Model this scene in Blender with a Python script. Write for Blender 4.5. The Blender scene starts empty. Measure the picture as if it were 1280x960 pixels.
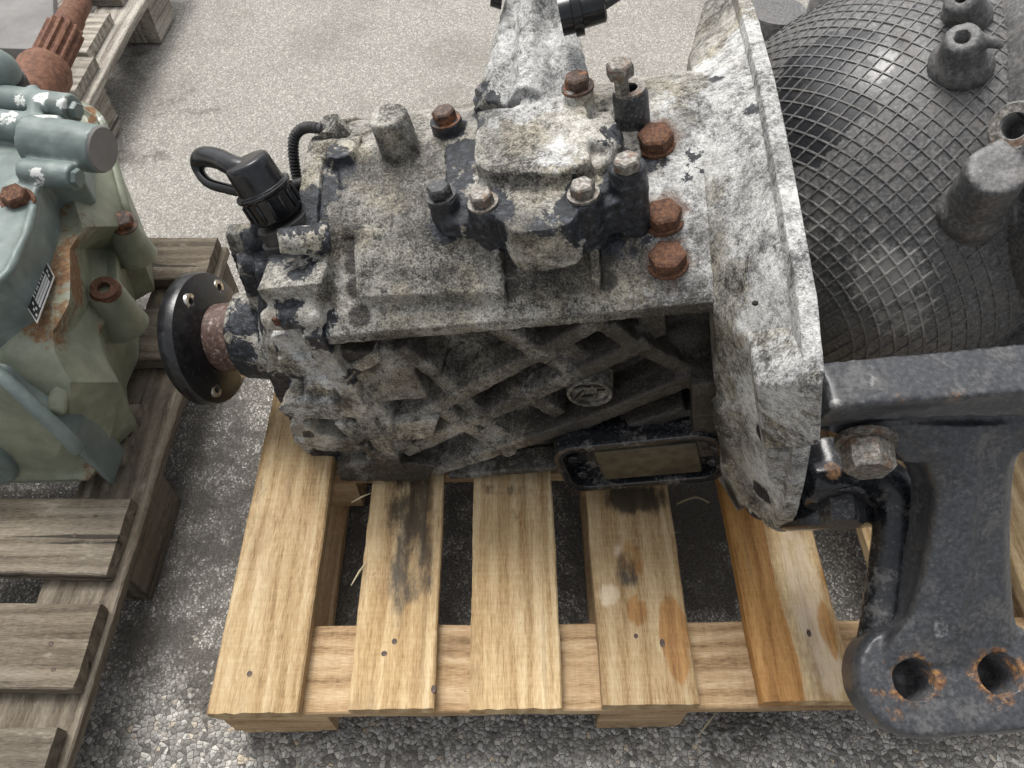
import bpy, bmesh, math, random
import numpy as np
from mathutils import Vector, Matrix, noise as mnoise

random.seed(7)
rng = np.random.default_rng(7)
SC = bpy.context.scene
COL = SC.collection

# ------------------------------------------------------------------ camera
F = 960.0                       # focal length in pixels of a 1280 px wide picture
TH = math.radians(53.8)
CAM = np.array([0.0, 0.0, 1.15])
FW = np.array([0, math.cos(TH), -math.sin(TH)])
UP = np.array([0, math.sin(TH), math.cos(TH)])
RT = np.array([1.0, 0, 0])
cd = bpy.data.cameras.new('camera'); cam = bpy.data.objects.new('camera', cd); COL.objects.link(cam)
cam.location = CAM; cam.rotation_euler = (math.pi/2 - TH, 0, 0)
cd.sensor_width = 36; cd.lens = 36*F/1280; cd.clip_end = 200; cd.clip_start = 0.01
SC.camera = cam
SC.cycles.max_bounces = 5; SC.cycles.diffuse_bounces = 3; SC.cycles.glossy_bounces = 2
# ------------------------------------------------------------------ sky and sun
SUN_EL, SUN_AZ = 64, -28         # sun stands behind the gearbox, a little to the left
w = bpy.data.worlds.new('World'); SC.world = w; w.use_nodes = True
nt = w.node_tree
sky = nt.nodes.new('ShaderNodeTexSky'); sky.sky_type = 'NISHITA'; sky.sun_disc = False
sky.sun_elevation = math.radians(SUN_EL); sky.sun_rotation = math.radians(SUN_AZ)
sky.air_density = 1.0; sky.dust_density = 6.0; sky.ozone_density = 1.0
hs = nt.nodes.new('ShaderNodeHueSaturation'); hs.inputs['Saturation'].default_value = 0.22
nt.links.new(sky.outputs[0], hs.inputs['Color'])
nt.links.new(hs.outputs[0], nt.nodes['Background'].inputs[0]); nt.nodes['Background'].inputs[1].default_value = 0.15
sd = bpy.data.lights.new('sun', 'SUN'); sun = bpy.data.objects.new('sun', sd); COL.objects.link(sun)
sd.energy = 1.35; sd.angle = math.radians(24); sd.color = (1.0, 0.965, 0.92)
_az = math.radians(SUN_AZ); _el = math.radians(SUN_EL)
sdir = Vector((math.sin(_az)*math.cos(_el), math.cos(_az)*math.cos(_el), math.sin(_el)))
sun.rotation_euler = sdir.to_track_quat('Z', 'Y').to_euler()
SC.view_settings.view_transform = 'Standard'; SC.view_settings.look = 'None'
SC.view_settings.exposure = 0.45; SC.view_settings.gamma = 1.0

# ------------------------------------------------------------------ measuring helpers
def dirn(u, v): return FW + (u-640)/F*RT + (480-v)/F*UP
def at(u, v, **k):
    D = dirn(u, v); (a, val), = k.items(); i = 'xyz'.index(a)
    return CAM + (val-CAM[i])/D[i]*D
def rotm(psi, tau):
    a = math.radians(psi); b = math.radians(tau)
    Rz = np.array([[math.cos(a), -math.sin(a), 0], [math.sin(a), math.cos(a), 0], [0, 0, 1]])
    Ry = np.array([[math.cos(b), 0, -math.sin(b)], [0, 1, 0], [math.sin(b), 0, math.cos(b)]])
    return Rz @ Ry
GR = rotm(-4, 12); GO = np.array([-.2056, .55, .489])     # gearbox frame: x to the bell housing, z up
def g(u, v, **k):
    D = GR.T @ dirn(u, v); P = GR.T @ (CAM-GO); (a, val), = k.items(); i = 'xyz'.index(a)
    return P + (val-P[i])/D[i]*D
def w2g(P): return GR.T @ (np.array(P, float)-GO)
def V(*a): return np.array(a, float)
def unit(a): a = np.array(a, float); return a/np.linalg.norm(a)
def vault(y):                    # height of the arched case top above its front edge
    t = (y-.2)/.2
    return .1*max(0.0, 1-abs(t)**1.7) if y < .2 else .1 - .12*((y-.2)/.2)**2
def gv(u, v, dz=0.0):            # point of the arched top under a pixel
    z = .08
    for _ in range(30):
        p = g(u, v, z=z); z = .5*z + .5*(vault(min(max(p[1], 0), .42))+dz)
    return g(u, v, z=z)

# ------------------------------------------------------------------ material helpers
class NT:
    def __init__(s, name):
        s.m = bpy.data.materials.new(name); s.m.use_nodes = True; s.t = s.m.node_tree
        s.b = s.t.nodes['Principled BSDF']; s._tc = None
    def n(s, typ, **kw):
        x = s.t.nodes.new('ShaderNode'+typ)
        for k, v in kw.items(): setattr(x, k, v)
        return x
    def link(s, a, b): s.t.links.new(a, b)
    def setv(s, sock, v):
        if isinstance(v, bpy.types.NodeSocket): s.link(v, sock)
        elif isinstance(v, (tuple, list)): sock.default_value = (tuple(v)+(1,))[:len(sock.default_value)]
        else: sock.default_value = v
    def obj(s):
        if s._tc is None: s._tc = s.n('TexCoord')
        return s._tc.outputs['Object']
    def rand(s): return s.n('ObjectInfo').outputs['Random']
    def mapping(s, vec, scale=(1, 1, 1), loc=(0, 0, 0), rot=(0, 0, 0)):
        m = s.n('Mapping'); s.link(vec, m.inputs[0]); s.setv(m.inputs['Scale'], scale); s.setv(m.inputs['Location'], loc); s.setv(m.inputs['Rotation'], rot)
        return m.outputs[0]
    def noise(s, scale, detail=4, rough=.6, vec=None, dist=0, off=0):
        x = s.n('TexNoise', noise_dimensions=getattr(s, 'dim', '3D')); v = vec if vec is not None else s.obj()
        if off: v = s.mapping(v, loc=(off, off*1.7, -off))
        s.link(v, x.inputs['Vector']); x.inputs['Scale'].default_value = scale; x.inputs['Detail'].default_value = detail
        x.inputs['Roughness'].default_value = rough; x.inputs['Distortion'].default_value = dist
        return x.outputs[0]
    def voro(s, scale, feature='F1', vec=None, out=0, rnd=1.0):
        x = s.n('TexVoronoi', feature=feature, voronoi_dimensions=getattr(s, 'dim', '3D')); s.link(vec if vec is not None else s.obj(), x.inputs['Vector'])
        x.inputs['Scale'].default_value = scale; x.inputs['Randomness'].default_value = rnd
        return x.outputs[out]
    def math(s, op, a, b=0.0, c=0.0, clamp=False):
        x = s.n('Math', operation=op, use_clamp=clamp)
        for i, v in enumerate((a, b, c)): s.setv(x.inputs[i], v)
        return x.outputs[0]
    def step(s, v, lo, hi):       # smooth threshold
        x = s.n('MapRange', interpolation_type='SMOOTHSTEP'); s.setv(x.inputs[0], v)
        x.inputs[1].default_value = lo; x.inputs[2].default_value = hi
        return x.outputs[0]
    def mix(s, f, a, b, mode='MIX'):
        x = s.n('Mix', data_type='RGBA', blend_type=mode)
        s.setv(x.inputs[0], f); s.setv(x.inputs[6], a); s.setv(x.inputs[7], b)
        return x.outputs[2]
    def ramp(s, f, stops):
        x = s.n('ValToRGB'); s.link(f, x.inputs[0]); e = x.color_ramp.elements
        while len(e) < len(stops): e.new(.5)
        for el, (p, c) in zip(e, stops): el.position = p; el.color = (tuple(c)+(1,)) if not isinstance(c, (int, float)) else (c, c, c, 1)
        return x.outputs[0]
    def attr(s, name='wear'):
        x = s.n('Attribute', attribute_name=name); s.alpha = x.outputs['Alpha']; y = s.n('SeparateColor'); s.link(x.outputs[0], y.inputs[0])
        return y.outputs[0], y.outputs[1], y.outputs[2]
    def bump(s, h, strength=.5, dist=.002, prev=None):
        x = s.n('Bump'); s.link(h, x.inputs['Height']); x.inputs['Strength'].default_value = strength; x.inputs['Distance'].default_value = dist
        if prev is not None: s.link(prev, x.inputs['Normal'])
        return x.outputs[0]
    def done(s, col=None, rough=None, metal=None, nrm=None, spec=None, coat=None):
        if col is not None: s.setv(s.b.inputs['Base Color'], col)
        if rough is not None: s.setv(s.b.inputs['Roughness'], rough)
        if metal is not None: s.setv(s.b.inputs['Metallic'], metal)
        if nrm is not None: s.link(nrm, s.b.inputs['Normal'])
        if spec is not None: s.setv(s.b.inputs['Specular IOR Level'], spec)
        if coat is not None: s.setv(s.b.inputs['Coat Weight'], coat)
        return s.m
M = {}

# weathered aluminium casting: r = black paint left on, g = oily grime, dark creases and painted side-wall shade, b = chalky white oxide
def cast_mat(name, light=1.0):
    k = NT(name); R_, G_, B_ = k.attr()
    fine = k.noise(420, 3, .8); mid = k.noise(120, 4, .75, off=3.1); big = k.noise(15, 4, .65, off=7.7); bl = k.noise(36, 5, .7, off=1.3, dist=.4)
    L = lambda *c: tuple(x*light for x in c)
    fm = k.math('ADD', k.math('MULTIPLY', fine, .5), k.math('MULTIPLY', mid, .5))
    fm = k.math('ADD', fm, k.math('MULTIPLY', k.math('SUBTRACT', big, .5), -.60))
    col = k.ramp(fm, [(.36, (.020, .019, .017)), (.435, L(.085, .080, .070)), (.505, L(.235, .225, .198)), (.57, L(.37, .355, .315)), (.67, L(.60, .58, .53))])
    tm = k.step(k.noise(21, 2, .5, off=5), .46, .62); col = k.mix(k.math('MULTIPLY', tm, .5), col, k.mix(1, col, (.86, .78, .60), 'MULTIPLY'))
    blot = k.step(k.math('ADD', bl, k.math('MULTIPLY', k.math('SUBTRACT', mid, .5), .6)), .57, .70)
    col = k.mix(k.math('MULTIPLY', blot, .55), col, (.075, .073, .070))
    wm = k.step(k.math('ADD', B_, k.math('MULTIPLY', k.math('SUBTRACT', bl, .5), 2.2)), .45, .70)
    white = k.ramp(fm, [(.36, (.09, .09, .088)), (.45, (.30, .303, .30)), (.54, (.53, .535, .53)), (.66, (.78, .79, .78))])
    col = k.mix(k.math('MULTIPLY', wm, .74), col, white)
    clean = k.step(k.noise(8, 3, .6, off=12), .50, .66); col = k.mix(k.math('MULTIPLY', clean, .45), col, (.27, .262, .24))
    gm = k.step(k.math('ADD', G_, k.math('MULTIPLY', k.math('SUBTRACT', mid, .5), 1.6)), .18, .58)
    oil = k.ramp(fine, [(.35, (.008, .007, .006)), (.55, (.026, .022, .018)), (.72, (.12, .104, .078))])
    col = k.mix(k.math('MULTIPLY', gm, .93), col, oil)
    rs = k.step(k.math('ADD', k.math('SUBTRACT', 1.0, k.alpha), k.math('MULTIPLY', k.math('SUBTRACT', bl, .5), 1.6)), .40, .80)
    col = k.mix(k.math('MULTIPLY', rs, .75), col, k.ramp(fine, [(.35, (.05, .024, .013)), (.6, (.15, .075, .036)), (.75, (.28, .17, .10))]))
    pm = k.step(k.math('ADD', R_, k.math('MULTIPLY', k.math('SUBTRACT', bl, .5), 1.9)), .46, .52)
    pc = k.ramp(mid, [(.35, (.006, .007, .008)), (.55, (.022, .025, .031)), (.68, (.085, .097, .118)), (.8, (.30, .31, .32))])
    col = k.mix(pm, col, pc)
    ro = k.math('SUBTRACT', .80, k.math('MULTIPLY', pm, .46)); ro = k.math('SUBTRACT', ro, k.math('MULTIPLY', gm, .40))
    h = k.math('ADD', k.math('MULTIPLY', fine, .5), mid)
    return k.done(col, ro, 0.0, k.bump(h, .9, .0026), spec=.42)
M['cast'] = cast_mat('weathered_cast_aluminium')

def black_iron(name, base, hi, rough, dustamt=.6):
    k = NT(name); R_, G_, B_ = k.attr()
    n1 = k.noise(220, 5, .7); n2 = k.noise(28, 6, .65, off=4); n3 = k.noise(70, 5, .7, off=8)
    col = k.ramp(n1, [(.32, tuple(c*.55 for c in base)), (.5, base), (.72, hi)])
    dust = k.step(k.math('ADD', n2, k.math('MULTIPLY', k.math('SUBTRACT', n1, .5), .5)), .50, .70)
    col = k.mix(k.math('MULTIPLY', dust, dustamt), col, (.16, .152, .142))
    chalk = k.step(k.math('ADD', B_, k.math('MULTIPLY', k.math('SUBTRACT', n3, .5), 1.6)), .55, .9)
    col = k.mix(k.math('MULTIPLY', chalk, .6), col, (.42, .41, .39))
    rm = k.step(k.math('ADD', R_, k.math('MULTIPLY', k.math('SUBTRACT', n3, .5), 1.5)), .45, .75)
    rc = k.ramp(n1, [(.35, (.05, .022, .012)), (.5, (.16, .075, .03)), (.64, (.36, .19, .06)), (.75, (.5, .34, .14))])
    col = k.mix(rm, col, rc)
    ro = k.math('ADD', rough, k.math('MULTIPLY', dust, .2*dustamt/.6)); ro = k.math('ADD', ro, k.math('MULTIPLY', rm, .3), clamp=True)
    fresh = k.step(k.math('ADD', G_, k.math('MULTIPLY', k.math('SUBTRACT', n2, .5), 1.2)), .45, .52)
    col = k.mix(fresh, col, (.018, .019, .022)); ro = k.math('SUBTRACT', ro, k.math('MULTIPLY', fresh, .26), clamp=True)
    h = k.math('ADD', k.math('MULTIPLY', n1, .5), k.math('MULTIPLY', n3, .6))
    return k.done(col, ro, 0, k.bump(h, .32, .0013), spec=.5)
M['iron'] = black_iron('black_painted_iron', (.044, .046, .050), (.085, .088, .095), .34, .35)
M['dome'] = black_iron('black_ribbed_housing', (.100, .099, .098), (.24, .236, .23), .50, .85)
M['rib'] = black_iron('worn_rib_paint', (.110, .109, .108), (.26, .257, .25), .50, .85)
M['gloss'] = black_iron('glossy_black_paint', (.010, .011, .013), (.03, .033, .04), .2)

k = NT('rusty_bolt'); n1 = k.noise(260, 5, .7); n2 = k.noise(90, 4, .6, off=2)
c = k.ramp(n1, [(.3, (.028, .014, .010)), (.48, (.095, .042, .022)), (.64, (.185, .088, .044)), (.8, (.30, .22, .155))])
c = k.mix(k.math('MULTIPLY', k.step(n2, .5, .68), .7), c, (.07, .032, .02))
M['rust'] = k.done(c, .85, 0, k.bump(n1, .7, .0015))
k = NT('dark_rusty_bolt'); n1 = k.noise(260, 4, .7); n2 = k.noise(75, 3, .6, off=5)
c = k.ramp(n1, [(.3, (.018, .011, .009)), (.5, (.06, .034, .024)), (.72, (.15, .095, .065))])
c = k.mix(k.step(n2, .50, .62), c, k.ramp(n1, [(.35, (.09, .035, .016)), (.6, (.26, .11, .045)), (.8, (.4, .26, .15))]))
M['rust_dark'] = k.done(c, .6, 0, k.bump(n1, .6, .0012))
k = NT('dull_steel_bolt'); n1 = k.noise(240, 5, .7); n2 = k.noise(70, 4, .6, off=6)
c = k.ramp(n1, [(.3, (.04, .037, .033)), (.5, (.17, .155, .135)), (.7, (.40, .38, .35))])
c = k.mix(k.math('MULTIPLY', k.step(n2, .52, .66), .6), c, (.16, .08, .04))
M['steel'] = k.done(c, .5, .45, k.bump(n1, .5, .001))
k = NT('black_bolt'); n1 = k.noise(240, 5, .7)
c = k.ramp(n1, [(.3, (.008, .008, .009)), (.52, (.028, .029, .032)), (.72, (.15, .145, .135))])
M['bolt_black'] = k.done(c, .38, 0, k.bump(n1, .5, .001))
k = NT('bright_steel'); n1 = k.noise(200, 3, .6)
M['bright'] = k.done(k.ramp(n1, [(.35, (.3, .29, .27)), (.6, (.7, .69, .66))]), .28, .9)
k = NT('black_plastic'); n1 = k.noise(60, 5, .65)
M['plastic'] = k.done(k.ramp(n1, [(.4, (.006, .006, .007)), (.65, (.016, .017, .019)), (.8, (.10, .098, .09))]), k.math('ADD', .06, k.math('MULTIPLY', n1, .26)), 0, k.bump(k.noise(300, 3), .15, .0006))
k = NT('dusty_rubber'); n1 = k.noise(90, 5, .65)
M['rubber'] = k.done(k.ramp(n1, [(.4, (.012, .012, .013)), (.7, (.055, .053, .05))]), .6, 0, k.bump(k.noise(300, 3), .2, .0008))
k = NT('flange_steel'); n1 = k.noise(120, 5, .7); R_, G_, B_ = k.attr()
c = k.ramp(n1, [(.35, (.006, .006, .007)), (.6, (.016, .016, .018)), (.8, (.06, .06, .062))])
rm = k.step(k.math('ADD', R_, k.math('MULTIPLY', k.math('SUBTRACT', k.noise(45, 6, .7, off=5), .5), 1.4)), .4, .7)
c = k.mix(rm, c, k.ramp(k.noise(160, 5, .7, off=1), [(.35, (.035, .018, .013)), (.55, (.095, .05, .036)), (.75, (.42, .38, .34))]))
M['flange'] = k.done(c, k.math('ADD', .25, k.math('MULTIPLY', rm, .35)), 0, k.bump(n1, .3, .001))
k = NT('khaki_plate'); n1 = k.noise(60, 5, .6)
M['khaki'] = k.done(k.ramp(n1, [(.35, (.035, .030, .018)), (.65, (.085, .072, .045))]), .45, 0, k.bump(k.noise(150, 3), .3, .001))
k = NT('painted_hole_dark'); M['hole'] = k.done((.006, .006, .006), .8)  # near-black colour for the darkness inside a hole

# wood: grain runs along the board's own y axis; r = oily stain, g = amber wet wood, b = pale bare wood
def wood(name, cols, dark, knots, old):
    k = NT(name); R_, G_, B_ = k.attr()
    off = k.n('CombineXYZ'); rr = k.math('MULTIPLY', k.rand(), 37.0); k.link(rr, off.inputs[0]); k.link(k.math('MULTIPLY', rr, 2.3), off.inputs[1])
    ad = k.n('VectorMath', operation='ADD'); k.link(k.obj(), ad.inputs[0]); k.link(off.outputs[0], ad.inputs[1]); P = ad.outputs[0]
    warp = k.noise(5, 2, .5, vec=P)
    gv_ = k.mapping(P, scale=(1, .055, 1))
    grain = k.noise(75, 4, .7, vec=gv_, dist=.9)
    ring = k.n('TexWave', wave_type='BANDS', bands_direction='X'); k.link(k.mapping(P, scale=(1, .10, .6)), ring.inputs[0])
    ring.inputs['Scale'].default_value = 11; ring.inputs['Distortion'].default_value = 11; ring.inputs['Detail'].default_value = 3; ring.inputs['Detail Scale'].default_value = 1.2
    fib = k.noise(700, 3, .6, vec=k.mapping(P, scale=(1, .12, 1)))
    saw = k.noise(260, 2, .6, vec=k.mapping(P, scale=(.10, 1, .1), rot=(0, 0, .12)))
    val = k.math('ADD', k.math('MULTIPLY', grain, .44), k.math('ADD', k.math('MULTIPLY', ring.outputs[1], .11), k.math('ADD', k.math('MULTIPLY', fib, .36), k.math('MULTIPLY', saw, .07 if old else .11))))
    col = k.ramp(val, [(.36, cols[0]), (.46, cols[1]), (.545, cols[2]), (.66, cols[3])])
    col = k.mix(k.math('MULTIPLY', k.step(warp, .45, .7), .5), col, k.mix(.6, col, cols[4], 'MULTIPLY'))
    tone = k.n('HueSaturation'); k.link(col, tone.inputs['Color']); k.link(k.math('ADD', .74, k.math('MULTIPLY', k.rand(), .42)), tone.inputs['Value']); col = tone.outputs[0]
    dirt = k.step(k.noise(11, 5, .75, vec=k.mapping(P, scale=(1, .4, 1))), .50, .74); col = k.mix(k.math('MULTIPLY', dirt, .68 if not old else .55), col, dark)
    spk = k.step(k.noise(150, 3, .7, vec=k.mapping(P, scale=(1, .5, 1))), .66, .74); col = k.mix(k.math('MULTIPLY', spk, .55), col, dark)
    nz = k.math('SUBTRACT', k.noise(55, 6, .7, vec=k.mapping(P, scale=(1, .35, 1))), .5)
    bm_ = k.step(k.math('ADD', B_, k.math('MULTIPLY', nz, .7)), .40, .7); col = k.mix(k.math('MULTIPLY', bm_, .6), col, (.72, .60, .46))
    am = k.step(k.math('ADD', G_, k.math('MULTIPLY', nz, .55)), .40, .58); col = k.mix(k.math('MULTIPLY', am, .95), col, k.mix(1, col, (.78, .54, .29), 'MULTIPLY'))
    om = k.step(k.math('ADD', R_, k.math('MULTIPLY', nz, 1.3)), .40, .85); col = k.mix(k.math('MULTIPLY', om, .88), col, (.030, .025, .020))
    crack = k.step(k.noise(46, 3, .55, vec=k.mapping(P, scale=(1, .03, 1))), .645, .675)
    fleck = k.step(k.noise(330, 2, .6, vec=k.mapping(P, scale=(1, .07, 1))), .58, .72); col = k.mix(k.math('MULTIPLY', fleck, .45), col, k.mix(1, col, (.45, .38, .30), 'MULTIPLY'))
    col = k.mix(k.math('MULTIPLY', crack, .8 if old else .3), col, (.02, .018, .015) if old else (.16, .10, .05))
    if old: col = k.mix(k.math('MULTIPLY', k.step(k.noise(30, 5, .75, vec=k.mapping(P, scale=(1, .3, 1))), .56, .70), .5), col, (.40, .36, .29))
    h = k.math('SUBTRACT', val, k.math('MULTIPLY', crack, .5 if old else .12))
    return k.done(col, k.math('SUBTRACT', .82, k.math('MULTIPLY', k.math('MAXIMUM', am, om), .3)), 0, k.bump(h, .9 if old else .75, .0034 if old else .0022), spec=.3)
M['wood'] = wood('fresh_pine', [(.27, .17, .08), (.435, .30, .155), (.535, .395, .22), (.66, .53, .335), (.80, .68, .49)], (.19, .135, .08), 1, False)
M['wood_rough'] = wood('rough_pine', [(.22, .135, .07), (.40, .27, .145), (.50, .355, .205), (.62, .48, .31), (.72, .6, .45)], (.14, .085, .045), 1, False)
M['wood_old'] = wood('grey_weathered_wood', [(.075, .060, .043), (.145, .121, .090), (.20, .171, .130), (.29, .255, .20), (.78, .66, .50)], (.045, .037, .028), 1, True)
M['wood_pale'] = wood('pale_weathered_wood', [(.12, .10, .08), (.27, .245, .21), (.40, .37, .32), (.55, .52, .46), (.8, .75, .68)], (.10, .085, .065), 1, True)

# green painted casing: r = rust, b = paint rubbed to bare primer
def green(name, a, b, c3):
    k = NT(name); R_, G_, B_ = k.attr()
    n1 = k.noise(26, 5, .6); n2 = k.noise(130, 5, .7, off=3)
    col = k.ramp(n1, [(.3, a), (.55, b), (.75, c3)])
    col = k.mix(k.math('MULTIPLY', k.step(k.noise(14, 6, .7, off=2), .5, .75), .4), col, (.10, .105, .085))
    wm = k.step(k.math('ADD', B_, k.math('MULTIPLY', k.math('SUBTRACT', n2, .5), 1.8)), .62, .72); col = k.mix(wm, col, (.62, .63, .60))
    rm = k.step(k.math('ADD', R_, k.math('MULTIPLY', k.math('SUBTRACT', k.noise(80, 7, .75, off=6), .5), 1.9)), .40, .80)
    col = k.mix(k.math('MULTIPLY', rm, .9), col, k.ramp(n2, [(.3, (.07, .028, .012)), (.55, (.20, .095, .036)), (.75, (.33, .20, .09))]))
    return k.done(col, k.math('ADD', .42, k.math('MULTIPLY', rm, .4)), 0, k.bump(k.math('ADD', n2, n1), .25, .0015), spec=.45)
M['green'] = green('sage_green_paint', (.150, .165, .120), (.215, .232, .168), (.30, .315, .235))
M['teal'] = green('blue_green_paint', (.10, .13, .124), (.146, .184, .173), (.235, .278, .26))
k = NT('rusty_shaft'); n1 = k.noise(110, 5, .7); n2 = k.noise(18, 4, .6, off=2)
c = k.ramp(n1, [(.3, (.06, .026, .016)), (.5, (.155, .068, .038)), (.72, (.25, .128, .078))])
M['rust_shaft'] = k.done(k.mix(k.math('MULTIPLY', k.step(n2, .5, .7), .5), c, (.12, .055, .04)), .8, 0, k.bump(n1, .5, .0012))
k = NT('plate_print'); M['plate_black'] = k.done((.02, .02, .02), .4)
k = NT('plate_alu'); M['plate_alu'] = k.done((.62, .62, .60), .35, .3)
k = NT('grey_panel'); n1 = k.noise(12, 6, .65); M['panel'] = k.done(k.ramp(n1, [(.3, (.13, .125, .12)), (.7, (.23, .22, .21))]), .7, 0, k.bump(k.noise(90, 4), .2, .001))
k = NT('straw'); M['straw'] = k.done((.5, .42, .27), .7)

# asphalt: r = wet / oil-dark, plus painted shadow under the gearbox, g = sandy dry film, b = coarse open aggregate
k = NT('asphalt'); R_, G_, B_ = k.attr()
P = k.obj()
jit = k.n('VectorMath', operation='ADD'); nn = k.n('TexNoise'); k.link(P, nn.inputs[0]); nn.inputs['Scale'].default_value = 60
sc = k.n('VectorMath', operation='SCALE'); k.link(nn.outputs[1], sc.inputs[0]); sc.inputs['Scale'].default_value = .006
k.link(P, jit.inputs[0]); k.link(sc.outputs[0], jit.inputs[1]); PJ = jit.outputs[0]
k.dim = '2D'
vd = k.voro(135, 'F1', PJ, 0); vc = k.voro(135, 'F1', PJ, 1); ve = k.voro(135, 'DISTANCE_TO_EDGE', PJ, 0)
vd2 = k.voro(290, 'F1', PJ, 0); vc2 = k.voro(290, 'F1', PJ, 1)
sp = k.n('SeparateColor'); k.link(vc, sp.inputs[0]); sp2 = k.n('SeparateColor'); k.link(vc2, sp2.inputs[0])
stone = k.ramp(sp.outputs[0], [(0, (.15, .145, .132)), (.35, (.28, .27, .245)), (.7, (.42, .405, .37)), (.93, (.62, .60, .555)), (1, (.54, .44, .31))])
stone2 = k.ramp(sp2.outputs[1], [(0, (.14, .134, .122)), (.45, (.29, .275, .25)), (.8, (.45, .43, .39)), (1, (.80, .78, .73))])
bind = k.mix(k.noise(30, 5, .6), (.13, .123, .11), (.21, .20, .18))
fine_ = k.mix(k.step(vd2, .35, .62), stone2, bind)
edge = k.step(ve, .02, .10)
coarse = k.mix(edge, (.11, .104, .094), stone)
cm = k.step(k.math('ADD', B_, k.math('MULTIPLY', k.math('SUBTRACT', k.noise(14, 2, .6), .5), .8)), .35, .65)
col = k.mix(cm, fine_, coarse)
sand = k.ramp(k.noise(330, 3, .85), [(.30, (.13, .12, .105)), (.44, (.24, .224, .196)), (.55, (.35, .33, .292)), (.70, (.58, .555, .505))])
sm = k.step(k.math('ADD', G_, k.math('MULTIPLY', k.math('SUBTRACT', k.noise(7, 6, .65, off=4), .5), .9)), .2, .9)
col = k.mix(k.math('MULTIPLY', sm, .88), col, k.mix(.42, sand, stone2))
bigv = k.noise(3.1, 5, .6, off=8); col = k.mix(k.math('MULTIPLY', k.step(bigv, .45, .7), .3), col, (.13, .115, .095))
wm = k.step(k.math('ADD', R_, k.math('MULTIPLY', k.math('SUBTRACT', k.noise(22, 6, .7, off=3), .5), 1.1)), .38, .72)
col = k.mix(k.math('MULTIPLY', wm, .92), col, k.mix(.90, k.mix(1, col, (.36, .32, .28), 'MULTIPLY'), k.mix(k.noise(160, 3, .7), (.055, .050, .043), (.155, .143, .124))))
h = k.math('ADD', k.math('MULTIPLY', k.math('SUBTRACT', 1.0, k.math('MULTIPLY', vd, 1.2)), k.math('ADD', k.math('MULTIPLY', cm, 1.0), .12)), k.math('MULTIPLY', k.math('SUBTRACT', 1.0, vd2), .45))
h = k.math('ADD', h, k.math('MULTIPLY', k.noise(110, 2, .6, off=2), 1.2))
ro = k.math('SUBTRACT', .86, k.math('MULTIPLY', wm, .22))
M['asphalt'] = k.done(col, ro, 0, k.bump(h, .9, .004), spec=.4)
k = NT('aggregate_stone'); hh = k.rand()
ii = k.attr('tint')[0]
M['stone'] = k.done(k.mix(k.math('MULTIPLY', k.noise(300, 3), .5), k.ramp(ii, [(0, (.20, .193, .178)), (.3, (.27, .26, .24)), (.65, (.34, .328, .303)), (.92, (.46, .446, .415)), (1, (.44, .36, .27))]), (.26, .25, .23)), .75)

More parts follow.
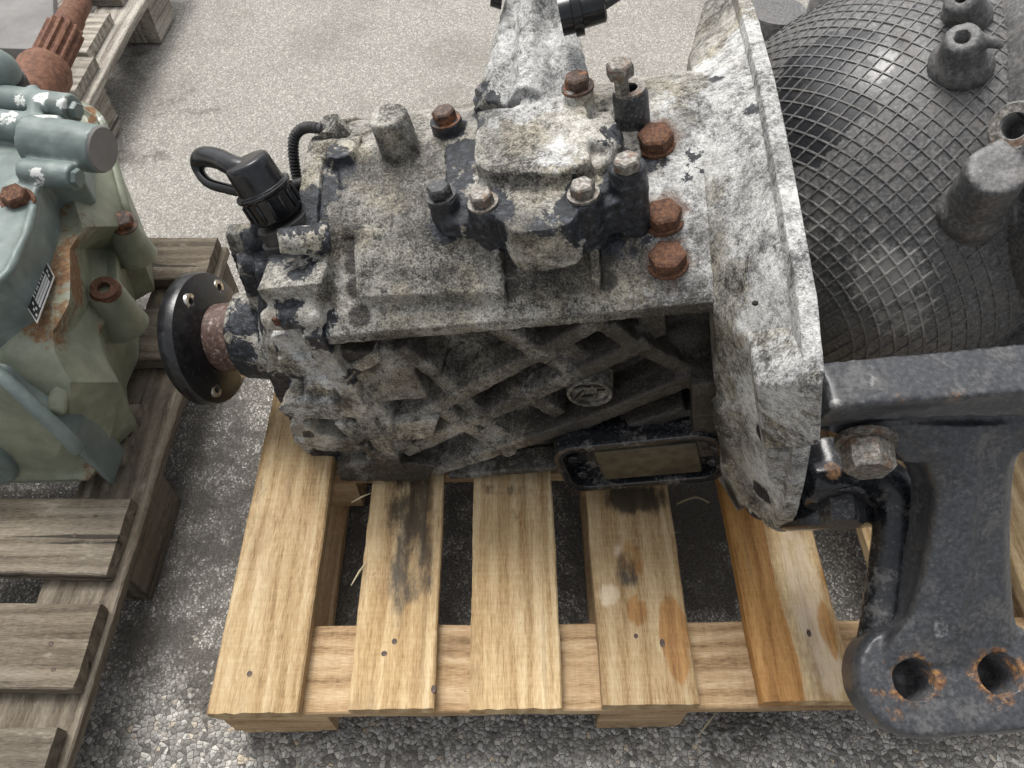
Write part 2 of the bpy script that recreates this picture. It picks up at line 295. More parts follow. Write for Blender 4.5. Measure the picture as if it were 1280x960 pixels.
# ------------------------------------------------------------------ mesh builder
def frame(d):
    d = unit(d); a = np.cross(d, V(0, 0, 1))
    if np.linalg.norm(a) < 1e-4: a = np.cross(d, V(0, 1, 0))
    a = unit(a); return a, np.cross(d, a), d
class MB:
    def __init__(s): s.v = []; s.f = []
    def add(s, vs, fs):
        o = len(s.v); s.v += [tuple(float(c) for c in p) for p in vs]; s.f += [tuple(i+o for i in q) for q in fs]; return s
    def hexa(s, p):                # bottom ring of four, top ring of four
        return s.add(p, [(3, 2, 1, 0), (4, 5, 6, 7), (0, 1, 5, 4), (1, 2, 6, 5), (2, 3, 7, 6), (3, 0, 4, 7)])
    def box(s, c, size, R=None):
        c = np.array(c, float); h = np.array(size, float)/2; pts = []
        for z in (-1, 1):
            for x, y in ((-1, -1), (1, -1), (1, 1), (-1, 1)):
                q = V(x, y, z)*h; pts.append(c + (q if R is None else R @ q))
        return s.hexa(pts)
    def bar(s, p0, p1, n, wd, ht):  # bar from p0 to p1, wd wide, standing ht along n
        p0 = np.array(p0, float); p1 = np.array(p1, float); d = unit(p1-p0); n = unit(np.array(n)-d*np.dot(n, d)); t = np.cross(n, d)*wd/2
        return s.hexa([p0-t, p1-t, p1+t, p0+t, p0-t*.6+n*ht, p1-t*.6+n*ht, p1+t*.6+n*ht, p0+t*.6+n*ht])
    def loft(s, rings, cap=True):
        n = len(rings[0]); vs = [p for r in rings for p in r]; fs = []
        for i in range(len(rings)-1):
            for j in range(n):
                a = i*n+j; b = i*n+(j+1) % n; fs.append((a, b, b+n, a+n))
        if cap: fs += [tuple(reversed(range(n))), tuple((len(rings)-1)*n+j for j in range(n))]
        return s.add(vs, fs)
    def cyl(s, p0, p1, r0, r1=None, n=20, ph=0):
        return s.lathe(p0, unit(np.array(p1, float)-np.array(p0, float)), [(0, r0), (float(np.linalg.norm(np.array(p1, float)-np.array(p0, float))), r0 if r1 is None else r1)], n, ph)
    def lathe(s, p0, d, prof, n=24, ph=0):   # prof: (distance along axis, radius)
        a, b, d = frame(d); p0 = np.array(p0, float)
        return s.loft([[p0+d*h+(a*math.cos(ph+2*math.pi*i/n)+b*math.sin(ph+2*math.pi*i/n))*r for i in range(n)] for h, r in prof])
    def ring(s, p0, d, prof, n=28):          # closed profile (distance, radius) swept round the axis
        a, b, d = frame(d); p0 = np.array(p0, float); m = len(prof); vs = []; fs = []
        for i in range(n):
            q = 2*math.pi*i/n; e = a*math.cos(q)+b*math.sin(q)
            vs += [p0+d*h+e*r for h, r in prof]
        for i in range(n):
            for j in range(m):
                A = i*m+j; B = i*m+(j+1) % m; C = ((i+1) % n)*m+(j+1) % m; D = ((i+1) % n)*m+j; fs.append((A, B, C, D))
        return s.add(vs, fs)
    def tube(s, path, r, n=12):
        path = [np.array(p, float) for p in path]; rings = []; a0 = None
        for i, p in enumerate(path):
            d = unit(path[min(i+1, len(path)-1)]-path[max(i-1, 0)])
            a = frame(d)[0] if a0 is None else unit(a0-d*np.dot(a0, d)); a0 = a; b = np.cross(d, a); rr = r[i] if isinstance(r, (list, tuple)) else r
            rings.append([p+(a*math.cos(2*math.pi*j/n)+b*math.sin(2*math.pi*j/n))*rr for j in range(n)])
        return s.loft(rings)
    def ball(s, c, r, nu=20, nv=12, R=None):
        c = np.array(c, float); r = np.array(r if hasattr(r, '__len__') else (r, r, r), float); rings = []
        for i in range(1, nv):
            t = math.pi*i/nv; ring = []
            for j in range(nu):
                q = V(math.sin(t)*math.cos(2*math.pi*j/nu), math.sin(t)*math.sin(2*math.pi*j/nu), math.cos(t))*r
                ring.append(c+(q if R is None else R @ q))
            rings.append(ring)
        return s.loft(rings)
    def prism(s, poly, vec):
        poly = [np.array(p, float) for p in poly]; vec = np.array(vec, float)
        return s.loft([poly, [p+vec for p in poly]])
    def world(s):                  # points given in world space -> gearbox frame
        s.v = [tuple(w2g(p)) for p in s.v]; return s
    def build(s, name, mat, parent=None, voxel=0, smooth=0, noise=(), bevel=0, seg=2, wear=(), cuts=None, flat=False, sub=0, simple=0, sharp=38):
        me = bpy.data.meshes.new(name); me.from_pydata(s.v, [], s.f)
        bm = bmesh.new(); bm.from_mesh(me); bmesh.ops.recalc_face_normals(bm, faces=bm.faces); bm.to_mesh(me); bm.free()
        o = bpy.data.objects.new(name, me); COL.objects.link(o)
        if voxel:
            m = o.modifiers.new('r', 'REMESH'); m.mode = 'VOXEL'; m.voxel_size = voxel
        if bevel:
            m = o.modifiers.new('b', 'BEVEL'); m.width = bevel; m.segments = seg; m.limit_method = 'ANGLE'; m.angle_limit = math.radians(35)
        if sub:
            m = o.modifiers.new('s', 'SUBSURF'); m.levels = sub; m.render_levels = sub
        if simple:
            m = o.modifiers.new('s', 'SUBSURF'); m.subdivision_type = 'SIMPLE'; m.levels = simple; m.render_levels = simple
        if smooth:
            m = o.modifiers.new('s', 'SMOOTH'); m.factor = .5; m.iterations = smooth
        cutters = []
        for c in (cuts or ()):
            cm = bpy.data.meshes.new('c'); cm.from_pydata(c.v, [], c.f)
            bm = bmesh.new(); bm.from_mesh(cm); bmesh.ops.recalc_face_normals(bm, faces=bm.faces); bm.to_mesh(cm); bm.free()
            co = bpy.data.objects.new('c', cm); COL.objects.link(co); cutters.append(co)
            m = o.modifiers.new('c', 'BOOLEAN'); m.object = co; m.operation = 'DIFFERENCE'; m.solver = 'EXACT'
        if o.modifiers:
            dg = bpy.context.evaluated_depsgraph_get(); nm = bpy.data.meshes.new_from_object(o.evaluated_get(dg))
            o.modifiers.clear(); o.data = nm; bpy.data.meshes.remove(me); nm.name = name; me = nm
        for co in cutters: bpy.data.objects.remove(co)
        n = len(me.vertices); co = np.empty(n*3); me.vertices.foreach_get('co', co); co = co.reshape(-1, 3)
        if noise:
            nr = np.empty(n*3); me.vertices.foreach_get('normal', nr); nr = nr.reshape(-1, 3)
            d = np.zeros(n)
            for amp, scl in noise:
                d += amp*np.array([mnoise.noise(Vector(p*scl)) for p in co])
            co = co+nr*d[:, None]; me.vertices.foreach_set('co', co.ravel())
        if wear is not None and len(wear):
            wv = np.zeros((n, 4), np.float32); wv[:, 3] = 1
            for ch, c, r, st in wear:         # channel, centre, radius (number or xyz), strength
                q = (co-np.array(c))/np.array(r); dd = np.sqrt((q**2).sum(1))
                if ch == 3: wv[:, 3] = np.minimum(wv[:, 3], 1-st*np.clip((1.35-dd)/.75, 0, 1)); continue
                wv[:, ch] = np.maximum(wv[:, ch], st*np.clip((1.35-dd)/.75, 0, 1))
            at_ = me.color_attributes.new('wear', 'FLOAT_COLOR', 'POINT'); at_.data.foreach_set('color', wv.ravel())
        me.polygons.foreach_set('use_smooth', [not flat]*len(me.polygons)); me.materials.append(M[mat] if isinstance(mat, str) else mat)
        if not voxel and not flat: 
            try: me.set_sharp_from_angle(angle=math.radians(sharp))
            except Exception: pass
        me.update()
        if parent is not None: o.parent = parent
        return o
def tag(o, label=None, cat=None, group=None, kind=None):
    for k_, v_ in (('label', label), ('category', cat), ('group', group), ('kind', kind)):
        if v_: o[k_] = v_
    return o
def empty(name, loc, R=None):
    e = bpy.data.objects.new(name, None); COL.objects.link(e); e.empty_display_size = .05
    m = Matrix.Identity(4)
    if R is not None:
        for i in range(3):
            for j in range(3): m[i][j] = R[i][j]
    m.translation = Vector(loc); e.matrix_world = m
    return e

# ------------------------------------------------------------------ ground
def ground():
    xs = np.unique(np.concatenate([np.linspace(-30, -2, 8), np.arange(-2, 2.01, .025), np.linspace(2, 30, 8)]))
    ys = np.unique(np.concatenate([np.linspace(-30, -.2, 8), np.arange(-.2, 2.9, .025), np.linspace(2.9, 40, 8)]))
    X, Y = np.meshgrid(xs, ys, indexing='ij'); nx, ny = X.shape
    Z = np.array([.006*mnoise.noise(Vector((x*2.3, y*2.3, 1))) + .0025*mnoise.noise(Vector((x*11, y*11, 4))) for x, y in zip(X.ravel(), Y.ravel())])
    vs = np.stack([X.ravel(), Y.ravel(), Z-.006], 1)
    fs = [(i*ny+j, (i+1)*ny+j, (i+1)*ny+j+1, i*ny+j+1) for i in range(nx-1) for j in range(ny-1)]
    me = bpy.data.meshes.new('ground'); me.from_pydata(vs.tolist(), [], fs)
    wv = np.zeros((len(vs), 4), np.float32); wv[:, 3] = 1; x, y = vs[:, 0], vs[:, 1]
    def blob(ch, u, v, ru, rv, st):
        c = at(u, v, z=0.)
        d = np.hypot((x-c[0])/ru, (y-c[1])/rv); wv[:, ch] = np.maximum(wv[:, ch], st*np.clip(1.4-d, 0, 1))
    wv[:, 1] = np.clip((y-.75)/.45, 0, 1)                     # dry sandy film away from the pallets
    wv[:, 2] = np.clip((.37-y)/.12, 0, 1)                     # coarse worn surface at the front
    blob(0, 250, 640, .2, .34, .60); blob(0, 270, 500, .16, .3, .55); blob(0, 200, 800, .14, .10, .62); blob(0, 250, 860, .06, .06, .75); blob(0, 265, 830, .04, .05, .8)
    blob(0, 880, 640, .09, .10, .95); blob(0, 880, 720, .12, .08, .75); blob(0, 720, 680, .08, .3, .6); blob(0, 570, 700, .08, .3, .6)  # between the planks: oil and wet, with shadow painted in
    blob(0, 430, 680, .09, .3, .7); blob(0, 940, 905, .07, .04, .85); blob(0, 900, 940, .05, .03, .7); blob(0, 380, 945, .06, .03, .5); blob(0, 690, 930, .05, .02, .5); blob(0, 520, 915, .05, .02, .45); blob(0, 1140, 700, .12, .25, .40)
    blob(0, 150, 80, .16, .2, .5); blob(0, 230, 130, .2, .12, .42); blob(0, 170, 190, .12, .1, .5); blob(0, 200, 260, .22, .06, .35)
    blob(0, 640, 450, .6, .45, .55); blob(0, 690, 905, .05, .03, .5)  # broad dark patch below the gearbox: wet oil and its shadow, both painted
    a = me.color_attributes.new('wear', 'FLOAT_COLOR', 'POINT'); a.data.foreach_set('color', wv.ravel())
    me.polygons.foreach_set('use_smooth', [True]*len(me.polygons)); me.materials.append(M['asphalt'])
    o = bpy.data.objects.new('ground', me); COL.objects.link(o); o['kind'] = 'structure'
    tag(o, 'worn grey asphalt with sandy dry areas and dark wet stains')
    return o
ground()

def aggregate():
    vs, fs, tint = [], [], []
    base = [V(*p) for p in ((0, 0, 1), (1, 0, .15), (.3, .95, .1), (-.8, .6, .2), (-.8, -.6, .1), (.3, -.95, .2), (0, 0, -.8))]
    tri = [(0, 1, 2), (0, 2, 3), (0, 3, 4), (0, 4, 5), (0, 5, 1), (6, 2, 1), (6, 3, 2), (6, 4, 3), (6, 5, 4), (6, 1, 5)]
    n = 0
    for _ in range(26000):
        x = random.uniform(-.78, .85); y = random.uniform(.14, .40)
        p = min(1.0, max(0.0, (.37-y+.05*mnoise.noise(Vector((x*9, y*9, 3))))/.10))
        if random.random() > p*.95 or mnoise.noise(Vector((x*26, y*26, 8))) > .18: continue
        r = random.choice((.0018, .0022, .0026, .003, .0036, .0045, .0058))*random.uniform(.75, 1.15); a = random.uniform(0, 6.28); ca, sa = math.cos(a), math.sin(a)
        sx, sy, sz = random.uniform(.8, 1.4), random.uniform(.65, 1.05), random.uniform(.16, .30); t = random.random()
        z0 = .006*mnoise.noise(Vector((x*2.3, y*2.3, 1))) + .0025*mnoise.noise(Vector((x*11, y*11, 4)))-.006
        o = len(vs)
        for b in base:
            q = b*V(sx, sy, sz)*r*np.array([random.uniform(.75, 1.2) for _ in range(3)])
            vs.append((x+q[0]*ca-q[1]*sa, y+q[0]*sa+q[1]*ca, z0-.0006+q[2])); tint.append((t, t, t, 1))
        fs += [tuple(i+o for i in f) for f in tri]
    me = bpy.data.meshes.new('aggregate'); me.from_pydata(vs, [], fs)
    a = me.color_attributes.new('tint', 'FLOAT_COLOR', 'POINT'); a.data.foreach_set('color', np.array(tint, np.float32).ravel())
    me.polygons.foreach_set('use_smooth', [True]*len(fs)); me.materials.append(M['stone'])
    o = bpy.data.objects.new('aggregate', me); COL.objects.link(o)
    tag(o, 'loose grey aggregate stones on the worn asphalt in front', 'gravel', kind='stuff')
aggregate()

# ------------------------------------------------------------------ pallets
def board(name, mat, x0, x1, y0, y1, z0, z1, parent, along='y', wear=(), seed=0, skew=0.0, res=.012, wob=.0015):
    """one board, its own mesh, long axis on its local y"""
    L = (y1-y0) if along == 'y' else (x1-x0); W = (x1-x0) if along == 'y' else (y1-y0); H = z1-z0
    cx, cy, cz = (x0+x1)/2, (y0+y1)/2, (z0+z1)/2
    nl = max(4, int(L/res)); nw = max(3, int(W/res)); r2 = random.Random(seed*13+int(abs(cx*997)+abs(cy*613)))
    o1, o2 = r2.uniform(0, 50), r2.uniform(0, 50)
    e = .0022                                                 # eased edge
    sec = []                                                  # section in x,z going round
    xs = np.linspace(-W/2+e, W/2-e, nw)
    sec += [(x, H/2) for x in xs] + [(W/2, H/2-e), (W/2, 0.0), (W/2, -H/2+e)] + [(x, -H/2) for x in xs[::-1]] + [(-W/2, -H/2+e), (-W/2, 0.0), (-W/2, H/2-e)]
    mb = MB(); rings = []
    for i in range(nl+1):
        t = -L/2+L*i/nl; ring = []
        for (x, z) in sec:
            f = 1-abs(x)/(W/2); ed = 1 if abs(x) > W/2-e*1.5 else 0
            dx = (wob*mnoise.noise(Vector((t*9, o1, 1 if x > 0 else 5)))+.6*wob*mnoise.noise(Vector((t*55, o1, 1 if x > 0 else 5))))*(1 if ed else .2)
            dz = .0008*mnoise.noise(Vector((x*40, t*14, o2)))
            ty = .0016*mnoise.noise(Vector((x*90, z*90, o2))) if i in (0, nl) else 0
            ring.append((x+dx+skew*t, t+ty, z+dz))
        rings.append(ring)
    mb.loft(rings)
    wl = []
    for ch, c, r, st in wear:
        q = np.array(c)-V(cx, cy, cz)
        if along == 'x': q = V(q[1], -q[0], q[2]); r = (r[1], r[0], r[2])
        wl.append((ch, q, r, st))
    o = mb.build(name, mat, None, wear=wl or [(0, (0, 0, -9), .1, .1)])
    o.location = (cx, cy, cz); o.rotation_euler = (0, 0, 0 if along == 'y' else -math.pi/2)
    if along == 'x': pass
    o.parent = parent
    return o
def P_(u, v, z=.144): return at(u, v, z=z)

# fresh pallet under the main gearbox
pal = empty('wooden_pallet', (0, 0, 0))
tag(pal, 'fresh yellow pine pallet carrying the grimy aluminium gearbox', 'pallet')
pal.rotation_euler = (0, 0, math.radians(.7))
px = [(-.375, -.262), (-.201, -.094), (-.050, .066), (.116, .237), (.3155, .4345), (.506, .632), (.70, .82)]
def st(ch, u, v, ru, rv, s): return (ch, P_(u, v), (ru, rv, .05), s)
pw = [
 [st(0, 330, 610, .014, .12, .42), st(0, 352, 570, .012, .07, .45), st(0, 375, 590, .02, .05, .42), st(0, 318, 700, .008, .08, .36), st(0, 340, 770, .01, .05, .34)],
 [st(0, 508, 680, .018, .13, .80), st(0, 536, 640, .014, .13, .85), st(0, 515, 620, .036, .07, .75), st(0, 528, 715, .030, .06, .62), st(0, 520, 650, .034, .04, .75)],
 [st(0, 640, 612, .05, .018, .55), st(0, 600, 700, .006, .08, .36), st(0, 690, 760, .008, .06, .34), st(0, 652, 645, .008, .02, .68), st(1, 655, 650, .012, .025, .5), st(0, 685, 640, .004, .02, .5), st(0, 606, 640, .006, .012, .5)],
 [st(0, 800, 624, .055, .03, .85), st(0, 770, 800, .01, .05, .36), st(0, 810, 850, .006, .06, .4), st(0, 789, 712, .020, .036, .72), st(1, 795, 700, .024, .04, .55), st(2, 765, 745, .02, .02, .7), st(2, 780, 690, .014, .02, .6), st(1, 800, 765, .018, .03, .62), st(1, 848, 800, .022, .07, .72), st(0, 820, 640, .02, .02, .5)],
 [st(1, 935, 690, .036, .26, 1.0), st(1, 975, 830, .028, .12, 1.0), st(2, 1010, 740, .03, .14, .62), st(2, 1040, 840, .03, .05, .6), st(1, 1040, 790, .014, .05, .66), st(1, 1035, 725, .012, .02, .6), st(0, 1030, 690, .03, .012, .5)],
 [st(2, 1275, 800, .03, .2, .4)], []]
for i, (a, b) in enumerate(px):
    y0 = .236+(.0, .003, .001, .004, .006, .002, 0)[i]
    p = board('deck_plank', 'wood', a, b, y0, 1.03, .122, .144, pal, 'y', wear=pw[i], seed=i, res=.010)
for j, (y0, y1) in enumerate(((.24, .352), (.58, .69), (.92, 1.026))):
    sw = [] if j else [(0, at(920, 820, z=.122), (.06, .03, .05), .42), (0, at(730, 800, z=.122), (.02, .02, .05), .4), (0, at(720, 835, z=.122), (.02, .012, .05), .5)]
    board('stringer_board', 'wood_rough', -.374, .81, y0, y1, .100, .1205, pal, 'x', wear=sw, seed=20+j, res=.02)
    for i, (x0, x1) in enumerate(((-.372, -.235), (.118, .232), (.69, .80))):
        board('block', 'wood_rough', x0, x1, y0+.002, y1-.004, .022, .0995, pal, 'x', seed=30+3*j+i, res=.03)
for x0, x1 in ((-.368, -.262), (.12, .23), (.69, .80)):
    board('bottom_board', 'wood_rough', x0, x1, .244, 1.02, .001, .0215, pal, 'y', seed=int(40+x0*10), res=.03)
for u, v in ((316, 838), (337, 813), (484, 815), (497, 800), (650, 811), (799, 797), (832, 806), (1016, 796), (545, 860)):
    q = P_(u, v); n_ = MB().cyl((0, 0, -.004), (0, 0, .0006), .0044, .0034, 8).build('nail', 'rust_dark', pal); n_.location = q-V(0, 0, .0002); n_.scale = (random.uniform(.8, 1.2), random.uniform(1.0, 1.7), 1)

# old grey pallet with the green gearbox
def old_pallet(name, label, xr, xl, boards, zt, edge_x, blocks, mat='wood_old', yaw=0.0):
    e = empty(name, (0, 0, 0)); tag(e, label, 'pallet')
    for i, (y0, y1, dx) in enumerate(boards):
        board('deck_plank', mat, xl, xr+dx, y0, y1, zt-.026, zt, e, 'x', seed=50+i, wob=.003, skew=random.uniform(-.01, .01))
    ya = min(b[0] for b in boards)-.02; yb = max(b[1] for b in boards)+.005
    for x1, x0 in ((edge_x, edge_x-.115), (edge_x-.40, edge_x-.50)):
        board('stringer_board', mat, x0, x1, ya, yb, zt-.048, zt-.0275, e, 'y', seed=70, wob=.003)
    for (y0, y1) in blocks:
        for x1 in (edge_x-.006, edge_x-.40): board('block', mat, x1-.11, x1, y0, y1, .001, zt-.049, e, 'y', seed=80+int(y0*100), res=.03, wob=.003)
    return e
old = old_pallet('weathered_pallet', 'old grey weathered pallet under the green gearbox', -.560, -1.4,
    [(.04, .213, .004), (.262, .372, .008), (.416, .533, .002), (.60, .70, -.035), (.786, .900, .0), (.968, 1.078, .004)], .144, -.545, [(.07, .17), (.43, .60), (.955, 1.07)])
for (x, y) in ((-.60, .318), (-.585, .285), (-.62, .47), (-.60, .50)):
    n_ = MB().cyl((0, 0, -.004), (0, 0, .0008), .004, .0032, 8).build('nail', 'rust_dark', old); n_.location = (x, y, .144)
bk = old_pallet('grey_pallet', 'pale grey pallet at the back behind the rusty shaft', -1.0, -1.9,
    [(1.535, 1.675, .025), (1.70, 1.875, .0), (1.95, 2.08, .0), (2.15, 2.3, 0)], .155, -.955, [(1.47, 1.63), (2.0, 2.14)], 'wood_pale')

# ------------------------------------------------------------------ the main gearbox
gb = empty('gearbox', GO, GR)
tag(gb, 'large grimy aluminium gearbox with black bell end and mounting bracket on the pine pallet', 'gearbox')
ZL = V(0, 0, 1.0)
def hexbolt(name, head, axis, r, h, mat, parent, washer=1.28, shank=0.0, wmat=None, ph=None):
    """hex head: centre of its top, axis pointing out of the part"""
    a = unit(axis); top = np.array(head, float); mb = MB(); ph = random.uniform(0, 1) if ph is None else ph
    base = top-a*h
    mb.lathe(base, a, [(0, r), (h*.84, r), (h, r*.84)], 6, ph)
    if washer: mb.lathe(base-a*h*.28, a, [(0, r*washer), (h*.26, r*washer)], 20)
    if shank: mb.lathe(base-a*shank, a, [(0, r*.52), (shank, r*.52)], 14)
    return mb.build(name, mat, parent)
def section(x, off=0.0, zb=-.345, wall=.056, n=22, lip=True):
    """closed outline of the case at x: arched top with a front lip, recessed side wall"""
    ys = np.linspace(0, .40, n); top = [(x, y+(-off if y < .001 else 0), vault(y)+off) for y in ys]
    if lip: lo = [(x, .40+off, -.26), (x, .34, zb), (x, wall+.03, zb), (x, wall, zb+.05), (x, wall, -.022), (x, -off, -.016)]
    else: lo = [(x, .40+off, -.26), (x, .34, zb-off), (x, .03, zb-off), (x, -off, zb+.06), (x, -off, -.1), (x, -off, -.02)]
    return top+lo
def patch(mb, c, dz, dn=.02, n=8):
    """raised pad on the arched top between four pixels"""
    c = [np.array(p, float) for p in c]; T = [[None]*(n+1) for _ in range(n+1)]; B = [[None]*(n+1) for _ in range(n+1)]
    for i in range(n+1):
        for j in range(n+1):
            s, t = i/n, j/n; q = (c[0]*(1-s)+c[1]*s)*(1-t)+(c[3]*(1-s)+c[2]*s)*t
            p = gv(*q); T[i][j] = p+ZL*dz; B[i][j] = p-ZL*dn
    idx = lambda i, j, k: k*(n+1)**2+i*(n+1)+j
    vs = [T[i][j] for i in range(n+1) for j in range(n+1)]+[B[i][j] for i in range(n+1) for j in range(n+1)]
    fs = [(idx(i, j, 0), idx(i+1, j, 0), idx(i+1, j+1, 0), idx(i, j+1, 0)) for i in range(n) for j in range(n)]
    fs += [(idx(i, j+1, 1), idx(i+1, j+1, 1), idx(i+1, j, 1), idx(i, j, 1)) for i in range(n) for j in range(n)]
    for i in range(n):
        fs += [(idx(i, 0, 0), idx(i, 0, 1), idx(i+1, 0, 1), idx(i+1, 0, 0)), (idx(i, n, 0), idx(i+1, n, 0), idx(i+1, n, 1), idx(i, n, 1)),
               (idx(0, i, 0), idx(0, i+1, 0), idx(0, i+1, 1), idx(0, i, 1)), (idx(n, i, 0), idx(n, i, 1), idx(n, i+1, 1), idx(n, i+1, 0))]
    mb.add(vs, fs)

# --- case with arched top and ribbed side
m = MB()
m.loft([section(x) for x in np.linspace(-.005, .44, 12)])
patch(m, [(447, 298), (625, 296), (625, 378), (452, 384)], .016)
patch(m, [(425, 215), (520, 205), (535, 290), (430, 300)], .004)
patch(m, [(630, 300), (745, 290), (748, 345), (630, 352)], .006)
for u0, v0, u1, v1 in ((622, 296, 630, 380), (742, 292, 748, 370)):        # upright ribs under the shift housing
    a, b = gv(u0, v0), gv(u1, v1); m.hexa([a-V(.006, 0, .02), b-V(.006, 0, .02), b+V(.006, 0, -.02), a+V(.006, 0, -.02), a+V(-.005, 0, .034), b+V(-.005, 0, .016), b+V(.005, 0, .016), a+V(.005, 0, .034)])
pt = gv(502, 190); m.cyl(pt-ZL*.03, pt+ZL*.050, .0235, .0215, 28)           # blind boss on top
m.cyl(gv(430, 196)-ZL*.02, gv(430, 196)+ZL*.012, .024, .018, 18)
YN = V(0, -1, 0); WY = .056
def rib(u0, v0, u1, v1, yo=.014, wd=.023):
    yo -= .004
    a, b = g(u0, v0, y=yo), g(u1, v1, y=yo); a[1] = b[1] = WY+.004; m.bar(a, b, YN, wd*1.5, WY+.004-yo)
rib(505, 533, 755, 402); rib(505, 568, 812, 430); rib(540, 592, 735, 529); rib(728, 532, 872, 473, .012); rib(780, 542, 860, 515, .012)
rib(616, 412, 690, 452); rib(690, 452, 745, 480, .02); rib(498, 437, 545, 470, .010); rib(545, 470, 612, 533, .02); rib(612, 533, 650, 560, .025)
rib(545, 512, 640, 570, .022); rib(640, 487, 700, 520, .02); rib(760, 410, 800, 440, .016); rib(800, 436, 888, 478, .02); rib(700, 430, 760, 470, .025)
for (u, v), w_ in (((487, 470), .07), ((432, 470), .05)):                # pockets beside the rear flange
    a = g(u, v, y=.012); m.box((a[0], .045, a[2]), (w_, .07, .10))
a = g(850, 452, y=.02); m.ball((a[0], .065, a[2]), (.055, .035, .035))
a = g(815, 405, y=.02); m.box((a[0], .055, a[2]), (.03, .06, .06))
a = g(880, 500, y=.01); m.box((a[0], .035, a[2]-.02), (.03, .09, .16))
m.hexa([(-.02, .06, -.385), (.43, .06, -.40), (.43, .30, -.40), (-.02, .30, -.36), (-.02, .05, -.28), (.43, .05, -.28), (.43, .30, -.28), (-.02, .30, -.28)])
a, b = g(560, 592, y=.02), g(705, 580, y=.02); m.bar(a+V(0, .03, -.005), b+V(0, .03, -.005), YN, .022, .035)
a, b = g(735, 545, y=.01), g(885, 520, y=.01); m.bar(a+V(0, .04, -.03), b+V(0, .04, -.03), YN, .05, .04)
cw = []
def W_(ch, u, v, r, s, **k): cw.append((ch, gv(u, v) if not k else g(u, v, **k), r, s))
for u, v, r, s in ((395, 240, .035, .75), (400, 350, .02, .62), (395, 390, .03, .6), (560, 280, .03, .7), (610, 285, .03, .72), (750, 285, .028, .8), (800, 290, .03, .5), (700, 275, .02, .45), (418, 210, .03, .62), (815, 200, .02, .6), (880, 205, .03, .40)): W_(0, u, v, r, s)
for u, v, r, s in ((443, 300, .017, .9), (444, 330, .013, .85), (445, 360, .012, .85), (450, 395, .014, .7), (634, 335, .013, .85), (636, 362, .012, .8), (755, 320, .015, .85), (756, 350, .013, .8), (520, 270, .05, .40), (470, 225, .05, .36), (540, 200, .04, .40), (430, 260, .03, .36), (720, 335, .04, .38), (520, 385, .07, .32), (660, 320, .05, .35), (800, 330, .03, .35)): W_(1, u, v, r, s)  # darkens the panel's left edge, right of the upright ribs, and broader patches
for u, v, r, s in ((900, 250, .10, .85), (880, 320, .07, .85), (930, 180, .08, .8), (850, 160, .06, .6), (870, 355, .06, .7), (840, 290, .04, .55)): W_(2, u, v, r, s)
for u, v, r, s in ((850, 420, .08, 1.0), (820, 500, .10, 1.0), (850, 550, .11, 1.0), (740, 550, .09, 1.0), (650, 595, .06, .6), (640, 560, .04, .35), (690, 410, .04, .6), (520, 420, .04, .6), (450, 440, .03, .7), (620, 470, .13, .38), (700, 480, .10, .44), (800, 450, .10, .7), (560, 560, .07, .32), (520, 480, .06, .25), (740, 440, .06, .36), (740, 500, .04, .35)): W_(1, u, v, r, s, y=.02)  # side wall darkened by oily dirt, with its shade painted in too
for u, v in ((819, 172), (829, 270), (834, 324)): cw.append((3, gv(u, v), .030, .75)); cw.append((3, gv(u+2, v+18), (.016, .03, .03), .6))
case = m.build('case', 'cast', gb, voxel=.0024, smooth=3, noise=((.0011, 70), (.0007, 190)), wear=cw)

# --- flange seam and rear housing with its bolt bosses
m = MB()
m.loft([section(x, .005, lip=False) for x in (-.028, -.004)])
def shrink(ring, cy, cz, k, x, dz=0): return [(x, cy+(p[1]-cy)*k, cz+(p[2]-cz)*k+dz) for p in ring]
b0 = section(0, .0, lip=False)
def rsec(x, ky, kz, dy, dz): return [(x, dy+p[1]*ky, -.15+(p[2]+.15)*kz+dz) for p in b0]
m.loft([rsec(-.02, .95, .95, .01, -.01), rsec(-.05, .74, .90, .02, -.01), rsec(-.085, .66, .86, .03, -.012), rsec(-.11, .56, .74, .04, -.015), rsec(-.14, .42, .56, .065, -.015)])
AX = V(0, .15, -.15)                                                       # shaft axis
m.lathe(V(-.12, .15, -.15), (-1, 0, 0), [(0, .092), (.03, .082), (.05, .068), (.100, .064), (.108, .054)], 30)
def xcap(u, v, y, x0, x1, r):                                              # boss lying along the shaft direction
    p = g(u, v, y=y); m.lathe(V(x1, p[1]+.004, p[2]), (-1, 0, 0), [(0, r*.8), (.004, r), (x1-x0-.006, r), (x1-x0, r*.7)], 16)
p = g(367, 372, y=.03); m.box(p+V(.008, .03, -.012), (.075, .075, .075)); xcap(372, 398, .012, -.072, -.0, .014); 
sil = [(333, 400), (334, 468), (347, 500), (362, 525), (366, 552), (384, 566), (424, 598), (540, 604), (540, 400)]
m.prism([g(u, v, y=.045) for u, v in sil], (0, .20, 0))
def slab(y, pts, back=.05): m.prism([g(u, v, y=y) for u, v in pts], (0, back, -.006))
slab(.020, [(338, 420), (400, 410), (404, 441), (362, 444), (345, 440)]); slab(.014, [(346, 449), (404, 446), (424, 474), (380, 478), (353, 470)]); slab(.006, [(376, 481), (438, 472), (455, 499), (384, 502)])
slab(-.002, [(347, 512), (362, 502), (458, 502), (470, 522), (376, 526), (356, 521)]); slab(.002, [(432, 529), (488, 527), (491, 550), (436, 552)]); slab(.0, [(494, 530), (548, 524), (540, 548), (497, 552)])
slab(-.004, [(362, 533), (374, 527), (386, 532), (398, 545), (448, 552), (450, 566), (398, 564), (370, 554)]); slab(.004, [(453, 554), (462, 553), (472, 590), (462, 591)]); slab(.004, [(468, 553), (476, 552), (488, 588), (478, 590)])
